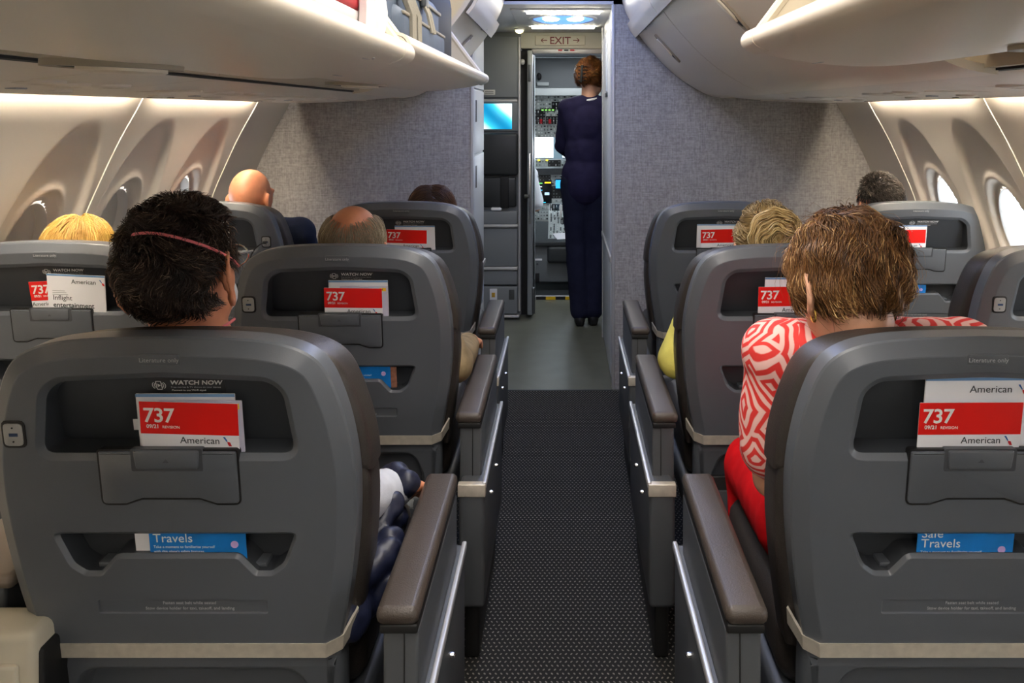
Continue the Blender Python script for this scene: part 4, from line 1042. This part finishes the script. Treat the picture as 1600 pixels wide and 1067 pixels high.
def head_prims(mb, H, ears=1.):
    R3 = H.to_3x3(); E = lambda c, r: mb.ell(H @ Vector(c), r, 20, 14, R3); C = lambda a, b, r0, r1=None: mb.cap(H @ Vector(a), H @ Vector(b), r0, r1)
    E((0, -.008, .028), (.075, .095, .095)); E((0, .03, -.045), (.060, .068, .066)); E((0, .052, .0), (.060, .050, .072)); E((0, .075, -.088), (.026, .022, .022))
    C((0, .098, .012), (0, .120, -.026), .008, .013); C((-.022, .097, -.055), (.022, .097, -.055), .010); C((-.04, .088, .028), (.04, .088, .028), .012)
    if ears:
        for s in (-1, 1):
            cx = s*.078; q = ears
            pts = [(cx+s*(.004+.012*max(0, -math.cos(a)*.9+.3)), -.006+.019*math.cos(a)-.006*math.sin(a), -.002+.031*math.sin(a)) for a in np.linspace(-.6*PI, .75*PI, 9)] if False else \
                  [(cx+s*q*(.003+.017*(.5-.5*math.cos(a))), .004-.020*q*(1-math.cos(a))*.8, -.008+.031*q*math.sin(a)) for a in np.linspace(.35, 2*PI-.6, 10)]
            for a, b in zip(pts[:-1], pts[1:]): C(a, b, .0062)
            E((cx+s*.006*q, -.010, -.006), (.007*q, .014*q, .024*q)); C((cx+s*.004, .0, -.008-.026*q), (cx+s*.006*q, -.004, -.008-.034*q), .008)
def hand_prims(mb, w, d, up, s):
    w = Vector(w); d = Vector(d).normalized(); up = Vector(up); up = (up-d*up.dot(d)).normalized(); sd = d.cross(up)
    mb.cap(w, w+d*.05, .026, .03); 
    for i, (o, L) in enumerate(((-.030, .062), (-.010, .075), (.010, .070), (.029, .055))):
        a = w+d*.07+sd*o; b = a+d*L*.55-up*.008; c = b+d*L*.40-up*.024
        mb.cap(w+d*.04+sd*o*.8, a, .0105, .0095); mb.cap(a, b, .0095, .0088); mb.cap(b, c, .0088, .0075)
    a = w+d*.02-sd*s*.03; b = w+d*.055-sd*s*.052-up*.008; mb.cap(a, b, .0125, .011); mb.cap(b, b+d*.028-up*.012, .0105, .0085)
def headm(c, yaw=0, pitch=0, roll=0): return Matrix.Translation(Vector(c)) @ Matrix.Rotation(R(yaw), 4, 'Z') @ Matrix.Rotation(R(roll), 4, 'Y') @ Matrix.Rotation(R(-pitch), 4, 'X')
def face_bits(root, H):
    off = Matrix.Translation(-Vector(WLOC[root.name])) @ H
    for s in (-1, 1):
        o = link('eye', cached('eye', mb_mesh(lambda mb: mb.ell((0, 0, 0), (.012, .012, .011)), 'eye')), eye_w, root); o.matrix_basis = off @ Matrix.Translation((s*.03, .0925, .012))
        p = link('iris', cached('iris', mb_mesh(lambda mb: mb.ell((0, .010, 0), (.005, .0035, .005)), 'iris')), cock_dk, o)
    o = link('mouth', cached('mouth', mb_mesh(lambda mb: (mb.cap((-.02, 0, 0), (.02, 0, 0), .0045), mb.cap((-.016, .001, -.007), (.016, .001, -.007), .005)), 'mouth')), lip_m, root); o.matrix_basis = off @ Matrix.Translation((0, .104, -.053))
def seated(label, loc, top, yaw=0, pitch=0, roll=0, bx=None, sw=.175, shz=.875, skinm=skin, shirt=None, pants=None, eR=None, wR=None, eL=None, wL=None, sleeve=1.0, voxel=.008, folds=.004, thick=.0, sleeve_r=.0, ears=1., seatz=.47):
    X0, Y0 = loc; hx, hy, hz = top; bx = X0 if bx is None else bx
    root = thing('person', label, 'person', (bx, Y0+.3, 0))
    H = headm((hx, hy, hz-.128), yaw, pitch, roll)
    sz = seatz-.47
    hip = Vector((bx, Y0+.27, .565+sz)); chest = Vector((bx, Y0+.215, .80)); nb = Vector((bx*.6+hx*.4, Y0+.185, shz+.055))
    sh = {s: Vector((bx+s*sw, Y0+.19, shz)) for s in (-1, 1)}
    el = {1: Vector(eR) if eR else Vector((bx+sw+.055, Y0+.26, .645+sz)), -1: Vector(eL) if eL else Vector((bx-sw-.055, Y0+.26, .645+sz))}
    wr = {1: Vector(wR) if wR else Vector((bx+.13, Y0+.46, .60+sz)), -1: Vector(wL) if wL else Vector((bx-.13, Y0+.46, .60+sz))}
    def torso(mb, g):
        mb.ell(hip+Vector((0, .02, .02)), (.165+g, .125+g, .11+g)); mb.ell((hip+chest)/2, (.145+g+thick, .105+g+thick, .14+g)); mb.ell(chest, (.155+g+thick, .105+g, .13+g))
        for s in (-1, 1): mb.cap(sh[s], nb+Vector((0, 0, -.06)), .058+g, .065+g); mb.cap(sh[s], chest+Vector((s*.07, 0, -.02)), .06+g, .08+g)
    def arms(mb, g, fr=1.0):
        for s in (-1, 1):
            if fr <= .5:
                k = fr*2; mb.cap(sh[s], sh[s].lerp(el[s], k), .052+g, .046+g+sleeve_r); continue
            mb.cap(sh[s], el[s], .052+g, .043+g); k = (fr-.5)*2; mb.cap(el[s], el[s].lerp(wr[s], k), .042+g, .030+g)
    def legs(mb, g, foot=True, fr=1.):
        for s in (-1, 1):
            a = hip+Vector((s*.09, .02, 0)); k = Vector((bx+s*.105, Y0+.70, .515+sz)); an = Vector((bx+s*.105, Y0+.68, .09))
            mb.cap(a, k, .088+g, .062+g); mb.cap(k, k.lerp(an, fr), .058+g, (.038+g)+(1-fr)*.02)
            if foot: mb.cap(an, an+Vector((0, .14, -.05)), .036, .030)
    mb = MB(); head_prims(mb, H, ears); mb.cap(H @ Vector((0, -.022, -.06)), nb+Vector((0, 0, -.02)), .055, .062)
    torso(mb, -.006); arms(mb, -.004); legs(mb, -.006)
    for s in (-1, 1): hand_prims(mb, wr[s], wr[s]-el[s], (0, 0, 1), s)
    blob('body', mb, skinm, root, voxel, 5)
    mb = MB(); torso(mb, .010); arms(mb, .010, sleeve); blob('shirt', mb, shirt, root, max(voxel, .008), 5, folds=folds)
    mb = MB(); mb.ell(hip+Vector((0, .02, -.01)), (.172, .135, .105)); legs(mb, .010, False, .95); blob('trousers', mb, pants, root, .012, 5, folds=.003)
    for s in (-1, 1):
        an = Vector((bx+s*.105, Y0+.68, .075)); mb = MB(); mb.cap(an+Vector((0, -.03, -.03)), an+Vector((0, .16, -.033)), .042, .038); mb.box(an.x-.04, an.x+.04, an.y-.065, an.y+.19, .0, .02)
        blob('shoe', mb, rubber, root, .012, 4)
    face_bits(root, H)
    return root, H, mb
cloth = lambda n, h, v=.12: mat(n, h, .85, spec=.12, bump=.4, bscale=500, vary=v, vscale=20)
down = np.array([0, 0, -1.]); back = np.array([0, -1., 0])
short_mask = lambda zl=-.62, f=.55: (lambda D: ~((D[:, 1] > .25) & (D[:, 2] < .62)) & (D[:, 2] > zl+.55*np.clip(D[:, 1]+.35, 0, 1)*1.6) & ~((np.abs(D[:, 0]) > .80) & (D[:, 2] < -.02) & (D[:, 1] > -.42)))
# dark-haired man with a mask, nearest left seat
r, H, _ = seated('dark curly haired man with pink mask straps in the nearest left seat', (-.590, YA), (-.652, 1.575, 1.196), yaw=-9, roll=-7, pitch=0, bx=-.625, ears=1.35, sw=.16, shz=.868, skinm=skin_r,
    shirt=cloth('white_shirt', 'c9cdd6'), pants=cloth('navy_trousers', '23283a'), eR=(-.385, 1.66, .645), wR=(-.335, 1.81, .605), voxel=.006, folds=.004)
hm = hair_mat('dark_brown_hair', '17110e', '44332a', '86705e')
def curly(p, s, D, k):
    a = p*70; w = np.stack([np.sin(a[:, 1]+a[:, 2]*.7), np.sin(a[:, 2]+a[:, 0]*.8+2), np.sin(a[:, 0]-a[:, 1]*.6+4)], -1)
    return s*.42+tang(w, s)*.9+tang(np.tile(down, (len(p), 1)), s)*.45
hair(r, H, hm, 9000, (.085, .104, .099), short_mask(-.86), curly, .036, .13, .0010, 6, .45, 3, out=.07, shape=lambda D: 1+.025*np.sin(D[:, 0]*9+2)*np.sin(D[:, 2]*10+D[:, 1]*7), clump=.25)
for nm, zc, slope, k0, rx in (('mask_strap', .060, .05, -78, 1.175), ('mask_strap', -.088, -.01, -96, .0)):
    pts = []
    for a in np.linspace(-100, 100, 25):
        t_ = R(a-90)
        if rx: 
            zz = .018+.070*math.cos(R(a)); bk = 1.0 if a > -12 else .90
            rr = bk*math.sqrt(max(.05, 1-((zz-.028)/.113)**2)); pts.append((.0985*rr*math.cos(t_), -.008+.1185*rr*math.sin(t_), zz))
        else: pts.append((.083*math.cos(t_), -.012+.083*math.sin(t_)*(1 if math.sin(t_) < 0 else 1.0), zc-.012*math.cos(R(a))+.004*math.sin(R(a))))
    o = MB().tube(pts, .0026, 6).build(nm, mat('pink_elastic', 'e0737a', .6), r); o.matrix_basis = Matrix.Translation(-Vector(WLOC[r.name])) @ H
mb = MB()
for s in (-1, 1): mb.tube([(s*.081, -.005, .022), (s*.080, .05, .022), (s*.072, .108, .020)], .0018, 6)
for s in (-1, 1): mb.tube([(s*.035+.026*math.cos(2*PI*k/16), .112, .015+.02*math.sin(2*PI*k/16)) for k in range(17)], .0016, 6)
o = mb.build('glasses', chrome, r); o.matrix_basis = Matrix.Translation(-Vector(WLOC[r.name])) @ H
mb = MB().ell((0, .092, -.05), (.040, .030, .040)); o = mb.build('face_mask', mat('mask_white', 'dfe3e6', .7), r); o.matrix_basis = Matrix.Translation(-Vector(WLOC[r.name])) @ H
# brown-haired woman, nearest right seat
r, H, _ = seated('woman with wavy brown hair and red patterned top, nearest right seat', (.645, YA), (.498, 1.60, 1.170), yaw=18, pitch=20, roll=3, bx=.555, sw=.165, shz=.912, skinm=skin_l,
    shirt=pattern_shirt(), pants=cloth('red_trousers', 'd3121a', .15), eL=(.385, 1.68, .68), wL=(.47, 1.90, .61), sleeve=.36, sleeve_r=.012, voxel=.006, folds=.004)
hb = hair_mat('golden_brown_hair', '3c2512', '8f643a', 'd8b078', .38)
def swept(p, s, D, k):
    crown = np.array([.015, -.01, .115]); v = p-crown; a = p*32
    w = np.stack([np.sin(a[:, 1]*1.1+a[:, 2]*.9+.5), .4*np.sin(a[:, 2]), np.sin(a[:, 0]*1.3+a[:, 1]+2)], -1)
    ww = np.sin(k*7+D[:, :1]*9+D[:, 2:]*6)*np.cross(s, nrm(v))
    return tang(v*9+down*.25+back*.15, s)+tang(w, s)*.55+ww*.45+s*.1
wmask = lambda D: ~((D[:, 1] > .50) & (D[:, 2] < .5)) & (D[:, 2] > -.38+.4*np.clip(D[:, 1]+.3, 0, 1)) 
wshape = lambda D: 1+.075*np.sin(D[:, 0]*7+D[:, 1]*4+1)*np.sin(D[:, 2]*8-D[:, 0]*3)+.04*np.sin(D[:, 0]*15+D[:, 2]*12)
hair(r, H, hb, 10000, (.081, .103, .094), wmask, swept, .080, .16, .0012, 9, .13, 5, lenvar=.45, shape=wshape, clump=.35, out=.03, zmin=-.045)
hair(r, H, hb, 200, (.094, .112, .104), wmask, swept, .10, .22, .0004, 7, .35, 6, cap=False, name='stray_hair')
o = MB().tube([(.081+.0*math.cos(a), -.004+.007*math.cos(a), -.045+.012*math.sin(a)) for a in np.linspace(0, 2*PI, 15)], .0022, 6).build('earring', mat('gold', 'd6ae5a', .25, metal=1), r); o.matrix_basis = Matrix.Translation(-Vector(WLOC[r.name])) @ H
o = MB().tube([(-.081, -.004+.007*math.cos(a), -.045+.012*math.sin(a)) for a in np.linspace(0, 2*PI, 15)], .0022, 6).build('earring', MATS['gold'], r); o.matrix_basis = Matrix.Translation(-Vector(WLOC[r.name])) @ H
# grey-haired man, middle left aisle
r, H, _ = seated('balding grey-haired man in the middle left aisle seat', (-.563, YB), (-.577, YB+.13, 1.098), bx=-.565, shz=.80, skinm=skin_r, shirt=cloth('brown_knit', '8c7a5c', .35), pants=cloth('beige_trousers', '6b6350'),
    eR=(-.300, 2.52, .655), wR=(-.29, 2.76, .645))
hg = hair_mat('grey_hair', '6e6252', 'b8a88e', 'e4dac6')
gmask = lambda D: (D[:, 2] < .55+.25*np.abs(D[:, 0])) & ~((D[:, 1] > .3) & (D[:, 2] < .9)) & (D[:, 2] > -.8) 
fall = lambda p, s, D, k: tang(np.tile(down, (len(p), 1)), s)+s*.1+tang(p*np.array([2., 0, 0]), s)
hair(r, H, hg, 2600, (.080, .100, .098), gmask, fall, .055, .10, .0008, 5, .16, 11, cap=False)
# blonde passenger, middle left window
r, H, _ = seated('passenger with straight blonde hair in the middle left window seat', (-1.325, 2.45), (-1.375, 2.60, 1.052), shz=.78, bx=-1.33, sw=.155, skinm=skin_l, shirt=cloth('grey_top', '8a8a92'), pants=cloth('blue_jeans', '3c557d'))
hbl = hair_mat('blonde_hair', '9c7428', 'd8b25e', 'f2dc9e')
straight = lambda p, s, D, k: tang((p-np.array([0, .02, .12]))*8+down*.5, s)+s*.05
lmask = lambda D: ~((D[:, 1] > .45) & (D[:, 2] < .55)) & (D[:, 2] > -.85)
hair(r, H, hbl, 3000, (.090, .108, .102), lmask, straight, .10, .08, .0011, 5, .07, 13)
# bald man, front left window
r, H, _ = seated('bald man in a navy shirt in the front left window seat', (-1.335, YC), (-1.262, YC+.20, 1.125), yaw=-16, bx=-1.255, sw=.19, shz=.86, skinm=skin_r, shirt=cloth('navy_shirt', '262d40'), pants=cloth('dark_trousers', '2a2c33'))
# passenger with brown hair, front left aisle
r, H, _ = seated('passenger with brown centre-parted hair in the front left aisle seat', (-.60, YC), (-.53, YC+.20, 1.055), bx=-.55, shz=.78, sw=.16, skinm=skin_l, shirt=cloth('pale_blue_top', 'b9c6d6'), pants=MATS['blue_jeans'], eR=(-.375, 3.75, .59))
hbr = hair_mat('brown_hair', '2a1a10', '6a4a32', 'a07a58')
parted = lambda p, s, D, k: tang(np.stack([np.sign(p[:, 0])*1.0, np.full(len(p), -.3), np.full(len(p), -.4)], -1), s)+s*.08
hair(r, H, hbr, 2600, (.088, .106, .100), lmask, parted, .11, .10, .0011, 5, .10, 17)
# woman with a bun, middle right aisle
r, H, _ = seated('woman with a curled blonde bun and yellow sweater, middle right aisle seat', (.586, YB), (.562, YB+.13, 1.098), bx=.555, shz=.80, sw=.165, skinm=skin_l, shirt=cloth('yellow_sweater', 'd9cf6a'), pants=cloth('maroon_trousers', '5a2230'),
    eL=(.312, 2.53, .665), wL=(.345, 2.78, .64))
hbn = hair_mat('sandy_blonde_hair', '8a6f42', 'd2b67e', 'f0dfb4')
BUN = np.array([.004, -.10, .05])
tobun = lambda p, s, D, k: tang(BUN-p, s)*8+s*.1+np.stack([np.sin(p[:, 2]*90), 0*p[:, 0], np.sin(p[:, 0]*90)], -1)*.25
hair(r, H, hbn, 3200, (.086, .102, .100), lmask, tobun, .06, .10, .0011, 5, .14, 19)
swirl = lambda p, s, D, k: np.cross(p-BUN, np.array([0, 1., .15]))*20+np.stack([np.sin(p[:, 2]*160+1), .6*np.sin(p[:, 0]*140), np.sin(p[:, 0]*150)], -1)*.35
hair(r, H, hbn, 700, (.056, .036, .058), lambda D: D[:, 1] < .5, swirl, .085, .30, .0026, 8, .12, 21, center=BUN, name='bun')
# dark-haired man, front right window
r, H, _ = seated('dark-haired man in the front right window seat', (1.325, YC), (1.275, YC+.20, 1.098), yaw=12, bx=1.285, shz=.80, sw=.18, skinm=skin_r, shirt=cloth('grey_shirt', '5a6068'), pants=MATS['dark_trousers'])
hd = hair_mat('dark_grey_hair', '15120f', '4a4038', '8a7c6c')
hair(r, H, hd, 3000, (.083, .102, .100), short_mask(-.6), lambda p, s, D, k: s*.4+tang(np.tile(np.array([.4, -.3, -.5]), (len(p), 1)), s)*.7, .032, .12, .0010, 4, .3, 23)

# flight attendant standing at the cockpit doorway
root = thing('person', 'attendant in navy uniform standing at the cockpit doorway', 'person', (.15, 5.82, 0))
H = headm((.178, 5.85, 1.560), -28, 6, 2)
navy = cloth('navy_uniform', '272440', .15)
nb = Vector((.165, 5.82, 1.445)); sh = {-1: Vector((.025, 5.80, 1.375)), 1: Vector((.30, 5.83, 1.375))}
el = {-1: Vector((-.005, 5.92, 1.13)), 1: Vector((.325, 5.78, 1.08))}; wr = {-1: Vector((.06, 6.08, 1.06)), 1: Vector((.31, 5.86, .86))}
hip = Vector((.135, 5.82, .92))
def torso(mb, g):
    mb.ell((.155, 5.82, 1.27), (.145+g, .10+g, .15+g)); mb.ell((.145, 5.82, 1.10), (.128+g, .098+g, .14+g)); mb.ell((.140, 5.82, .955), (.142+g, .112+g, .13+g))
    for s in (-1, 1): mb.cap(sh[s], nb-Vector((0, 0, .04)), .052+g, .055+g); mb.cap(sh[s], (.155+s*.05, 5.82, 1.2), .05+g, .08+g)
def arms(mb, g, hands=False):
    for s in (-1, 1):
        mb.cap(sh[s], el[s], .045+g, .040+g); mb.cap(el[s], wr[s], .039+g, .029+g)
        if hands: hand_prims(mb, wr[s], wr[s]-el[s], (0, 0, 1) if s < 0 else (1, 0, 0), s)
LG = {-1: ((.075, 5.82, .90), (.085, 5.83, .50), (.105, 5.80, .09)), 1: ((.20, 5.82, .90), (.205, 5.84, .50), (.19, 5.82, .09))}
def legs(mb, g0, g1):
    for s in (-1, 1):
        a, k, n = [Vector(p) for p in LG[s]]; mb.cap(a, k, .082+g0, .054+g0); mb.cap(k, n, .052+g0+.006, .036+g1)
mb = MB(); head_prims(mb, H); mb.cap(H @ Vector((0, -.022, -.06)), nb, .046, .052); torso(mb, -.006); arms(mb, -.004, True); legs(mb, -.006, 0)
for s in (-1, 1): n = Vector(LG[s][2]); mb.cap(n, n+Vector((0, .13, -.055)), .034, .026)
blob('body', mb, skin_l, root, .008, 5)
mb = MB(); torso(mb, .010); arms(mb, .011); mb.cap((.140, 5.82, .93), (.140, 5.82, .885), .138, .140); blob('jacket', mb, navy, root, .010, 4, folds=.003)
mb = MB(); legs(mb, .014, .026); mb.ell((.135, 5.82, .92), (.145, .115, .11)); blob('trousers', mb, cloth('navy_trousers_uniform', '202236', .15), root, .010, 4, folds=.004)
for s in (-1, 1):
    n = Vector(LG[s][2]); mb = MB(); mb.cap(n+Vector((0, -.02, -.05)), n+Vector((0, .15, -.058)), .036, .030); mb.rbox(n.x-.025, n.x+.025, n.y-.05, n.y-.005, 0, .05, .006); mb.box(n.x-.03, n.x+.03, n.y+.03, n.y+.17, .0, .02)
    blob('shoe', mb, rubber, root, .009, 3)
o = MB().tube([(.165+.062*math.cos(a), 5.822+.058*math.sin(a), 1.425+.012*math.cos(a)) for a in np.linspace(0, 2*PI, 25)], .008, 8).shift(WLOC[root.name]).build('collar', paper, root)
ha = hair_mat('auburn_hair', '2c150a', '9a5e2c', 'd8a058')
up_m = lambda D: ~((D[:, 1] > .35) & (D[:, 2] < .6)) & (D[:, 2] > -.75)
TW = np.array([0, -.10, .02])
hair(root, H, ha, 3000, (.086, .104, .102), up_m, lambda p, s, D, k: tang(TW-p, s)*8+s*.15, .07, .16, .0011, 5, .2, 29, shape=lambda D: 1+.05*np.sin(D[:, 0]*9+1)*np.sin(D[:, 2]*9), clump=.35)
hair(root, H, ha, 500, (.03, .026, .062), lambda D: D[:, 1] < .6, lambda p, s, D, k: np.array([0, -.2, 1.])+np.cross(p-TW, np.array([0, 0, 14.])), .08, .5, .0018, 6, .3, 31, center=TW, name='hair_twist')
mb = MB()
for k in range(5):
    z = -.03+k*.022
    for s in (-1, 1): mb.tube([(s*.004, -.135, z), (s*.022, -.137, z+.004), (s*.034, -.118, z+.002)], [.004, .0035, .002], 6)
mb.rbox(-.007, .007, -.143, -.131, -.04, .07, .003); o = mb.build('hair_claw', rubber, root); o.matrix_basis = Matrix.Translation(-Vector(WLOC[root.name])) @ H
# pilot, seen past the door
r, H, _ = seated('pilot in a white short-sleeved shirt seated in the cockpit', (-.44, 6.95), (-.44, 7.13, 1.20), bx=-.44, skinm=skin_l, shirt=cloth('pilot_white', 'e6e9ee', .04), pants=cloth('pilot_black', '1c1e24'), sleeve=.42, sleeve_r=.012, shz=.86,
    eR=(-.215, 7.22, .60), wR=(-.225, 7.44, .60))
hair(r, H, hd, 1200, (.083, .102, .100), short_mask(-.6), lambda p, s, D, k: s*.4+tang(np.tile(down, (len(p), 1)), s), .025, .1, .0012, 3, .3, 37)
t = thing('pilot_seat', 'dark padded pilot seat behind the cockpit door', 'seat', (-.44, 6.95, 0))
MB().rbox(-.22, .22, .10, .60, .36, .47, .04).build('seat_cushion', galley_d, t); MB().rbox(-.20, .20, .0, .085, .42, 1.05, .03).build('backrest', galley_d, t)
MB().rbox(-.12, .12, .2, .5, 0, .36, .02).build('base', metal_d, t)

# ------------------------------------------------------------------ loose things
t = thing('puffer_jacket', 'navy quilted jacket bundled beside the nearest left armrest', 'jacket', (-.33, 1.66, .47)); mb = MB(); rg = random.Random(4)
for k in range(22):
    y = 1.50+rg.random()*.34; x = rg.uniform(-.385, -.318); z = .545+.05*(y-1.5)/.34+rg.uniform(-.05, .03)
    a = rg.uniform(-.9, .9); L = rg.uniform(.02, .045); mb.cap((x-L*math.cos(a)*.5, y-L*math.sin(a), z-.01), (x+L*math.cos(a)*.5, y+L*math.sin(a), z+.012), rg.uniform(.022, .032), rg.uniform(.020, .030))
mb.cap((-.36, 1.52, .51), (-.35, 1.82, .54), .04, .04)
blob('quilted_shell', mb, mat('navy_nylon', '161b31', .42, bump=.3, bscale=60), t, .006, 2, folds=.006, fs=70)
t = thing('plastic_bag', 'crumpled clear plastic bag in the middle left seat lower pocket', 'bag', (-.42, 2.33, .40))
mb = MB(); rg = np.random.default_rng(5); n = 0
for i in range(13):
    ring = []
    for j in range(20):
        a = 2*PI*j/20; rr = (.9 if i < 12 else .3)*(1+.18*math.sin(5*a+i)+.2*rg.uniform(-1, 1)); z = -.06+.010*i
        ring.append((.038*rr*math.cos(a)*(1-.25*(i/12)), .014*rr*math.sin(a)-.002*i*.6, z+.006*rg.uniform(-1, 1)))
    mb.rings([ring], False, False); n += 1
mb.f = []
for i in range(12):
    for j in range(20): mb.f.append((i*20+j, i*20+(j+1) % 20, (i+1)*20+(j+1) % 20, (i+1)*20+j))
mb.build('film', clear_bag, t, 25)
MB().rbox(-.03, .02, -.004, .006, -.065, -.03, .003).build('contents', rubber, t)
t = thing('black_folder', 'flat black folder in the middle right seat lower pocket', 'folder', (.50, 2.385, .18)); MB().rbox(-.16, .16, -.012, .004, 0, .225, .004).build('cover', rubber, t); MB().rbox(-.14, .14, -.016, -.011, .03, .19, .003).build('panel', plastic_d, t)
# centre console by the nearest left seat
t = thing('centre_console', 'cream and grey centre console at the lower left corner', 'console', (-.885, 1.385, 0))
cc = mat('console_cream', 'c3bca9', .5, vary=.06)
MB().rbox(-.11, .085, .0, .085, .02, .560, .014).build('body', cc, t)
MB().rbox(-.10, .062, -.008, .004, .10, .515, .010).build('front_panel', cc, t)
pl = MB().rbox(-.09, .03, -.011, -.007, .40, .475, .004).build('placard', mat('placard_dark', '5b5d5e', .5), t)
text('Stow console', .013, ink_w, pl, (.022, -.0115, .455), align='RIGHT'); text('for landing', .013, ink_w, pl, (.022, -.0115, .425), align='RIGHT')
MB().rbox(.075, .092, .012, .09, .02, .53, .006).build('side_strip', rubber, t)
MB().rbox(-.16, -.005, .095, .60, .575, .60, .012).build('arm_pad', mat('tan_pad', '6f655c', .5, bump=.2, bscale=400), t)
MB().rbox(-.14, -.02, .10, .58, .02, .58, .01).build('arm_body', consolem, t)
# luggage in the bins
t = thing('backpack', 'blue grey backpack with beige straps in the left bin', 'backpack', (-.485, 2.08, 1.45))
bpm = mat('slate_nylon', '4c5868', .6, bump=.3, bscale=120, vary=.12, vscale=12); strap = mat('beige_webbing', '8d887b', .7, bump=.4, bscale=300)
mb = MB(); mb.rbox(-.20, .150, -.42, .43, .0, .205, .05, 4); me_ = mb; me_.build('body', bpm, t)
mb = MB().rbox(.10, .172, -.30, .36, .015, .115, .03, 4); fp = mb.build('front_pocket', bpm, t)
MB().rbox(.166, .1735, -.28, .34, .094, .101, .002).build('zip', strap, fp)
MB().rbox(.145, .1545, -.38, .40, .158, .167, .002).build('zip', strap, t)
for y in (-.24, -.17):
    sb = MB().tube([(.140, y, .20), (.156, y+.01, .16), (.176, y+.03, .10), (.176, y+.035, .03)], .010, 6).build('strap', strap, t)
MB().rbox(.150, .172, -.255, -.215, .135, .175, .005).build('buckle', metal_d, t)
for y in (.06, .10): MB().tube([(.152, y, .165), (.168, y+.005, .13), (.178, y+.005, .085)], .005, 6).build('zip_pull', strap, t)
MB().rbox(.152, .164, .05, .11, .145, .18, .004).build('zip_slider', metal_d, t)
t = thing('black_bag', 'black soft bag behind the backpack in the left bin', 'bag', (-.58, 2.92, 1.45)); mb = MB(); mb.rbox(-.2, .2, -.36, .28, 0, .34, .09, 5); mb.build('body', rubber, t); MB().tube([(.0, -.2, .33), (.02, -.1, .37), (.02, .1, .37), (.0, .2, .33)], .012, 8).build('handle', rubber, t)
t = thing('striped_bag', 'red white and blue striped bag in the near left bin', 'bag', (-.445, 1.36, 1.432))
for q in range(8): MB().rbox(-.16, .135, -.22, .11, .0+q*.024, .0245+q*.024, .006).build('stripe', (navy_p, mat('flag_red', 'b32630', .6), mat('flag_white', 'd6d2cf', .6), MATS['flag_red'])[q % 4], t)
MB().tube(chaikin([(.13, .10, .01), (.15, .12, .07), (.13, .13, .13), (.09, .14, .19)], 2), .016, 8).build('white_handle', MATS['flag_white'], t)
MB().tube(chaikin([(.145, .02, .0), (.152, .03, .08), (.14, .03, .16), (.10, .02, .2)], 2), .016, 8).build('white_handle', MATS['flag_white'], t)
t = thing('grey_bag', 'dark grey bag showing over the lip of the right bin', 'bag', (.60, 1.10, 1.455)); MB().rbox(-.2, .2, -.35, .33, 0, .15, .04, 4).build('body', mat('charcoal_nylon', '4a4d52', .6, bump=.3, bscale=150), t)
MB().tube([(-.205, .22, .06), (-.215, .235, .10), (-.20, .24, .15)], .008, 6).build('strap', strap, t)
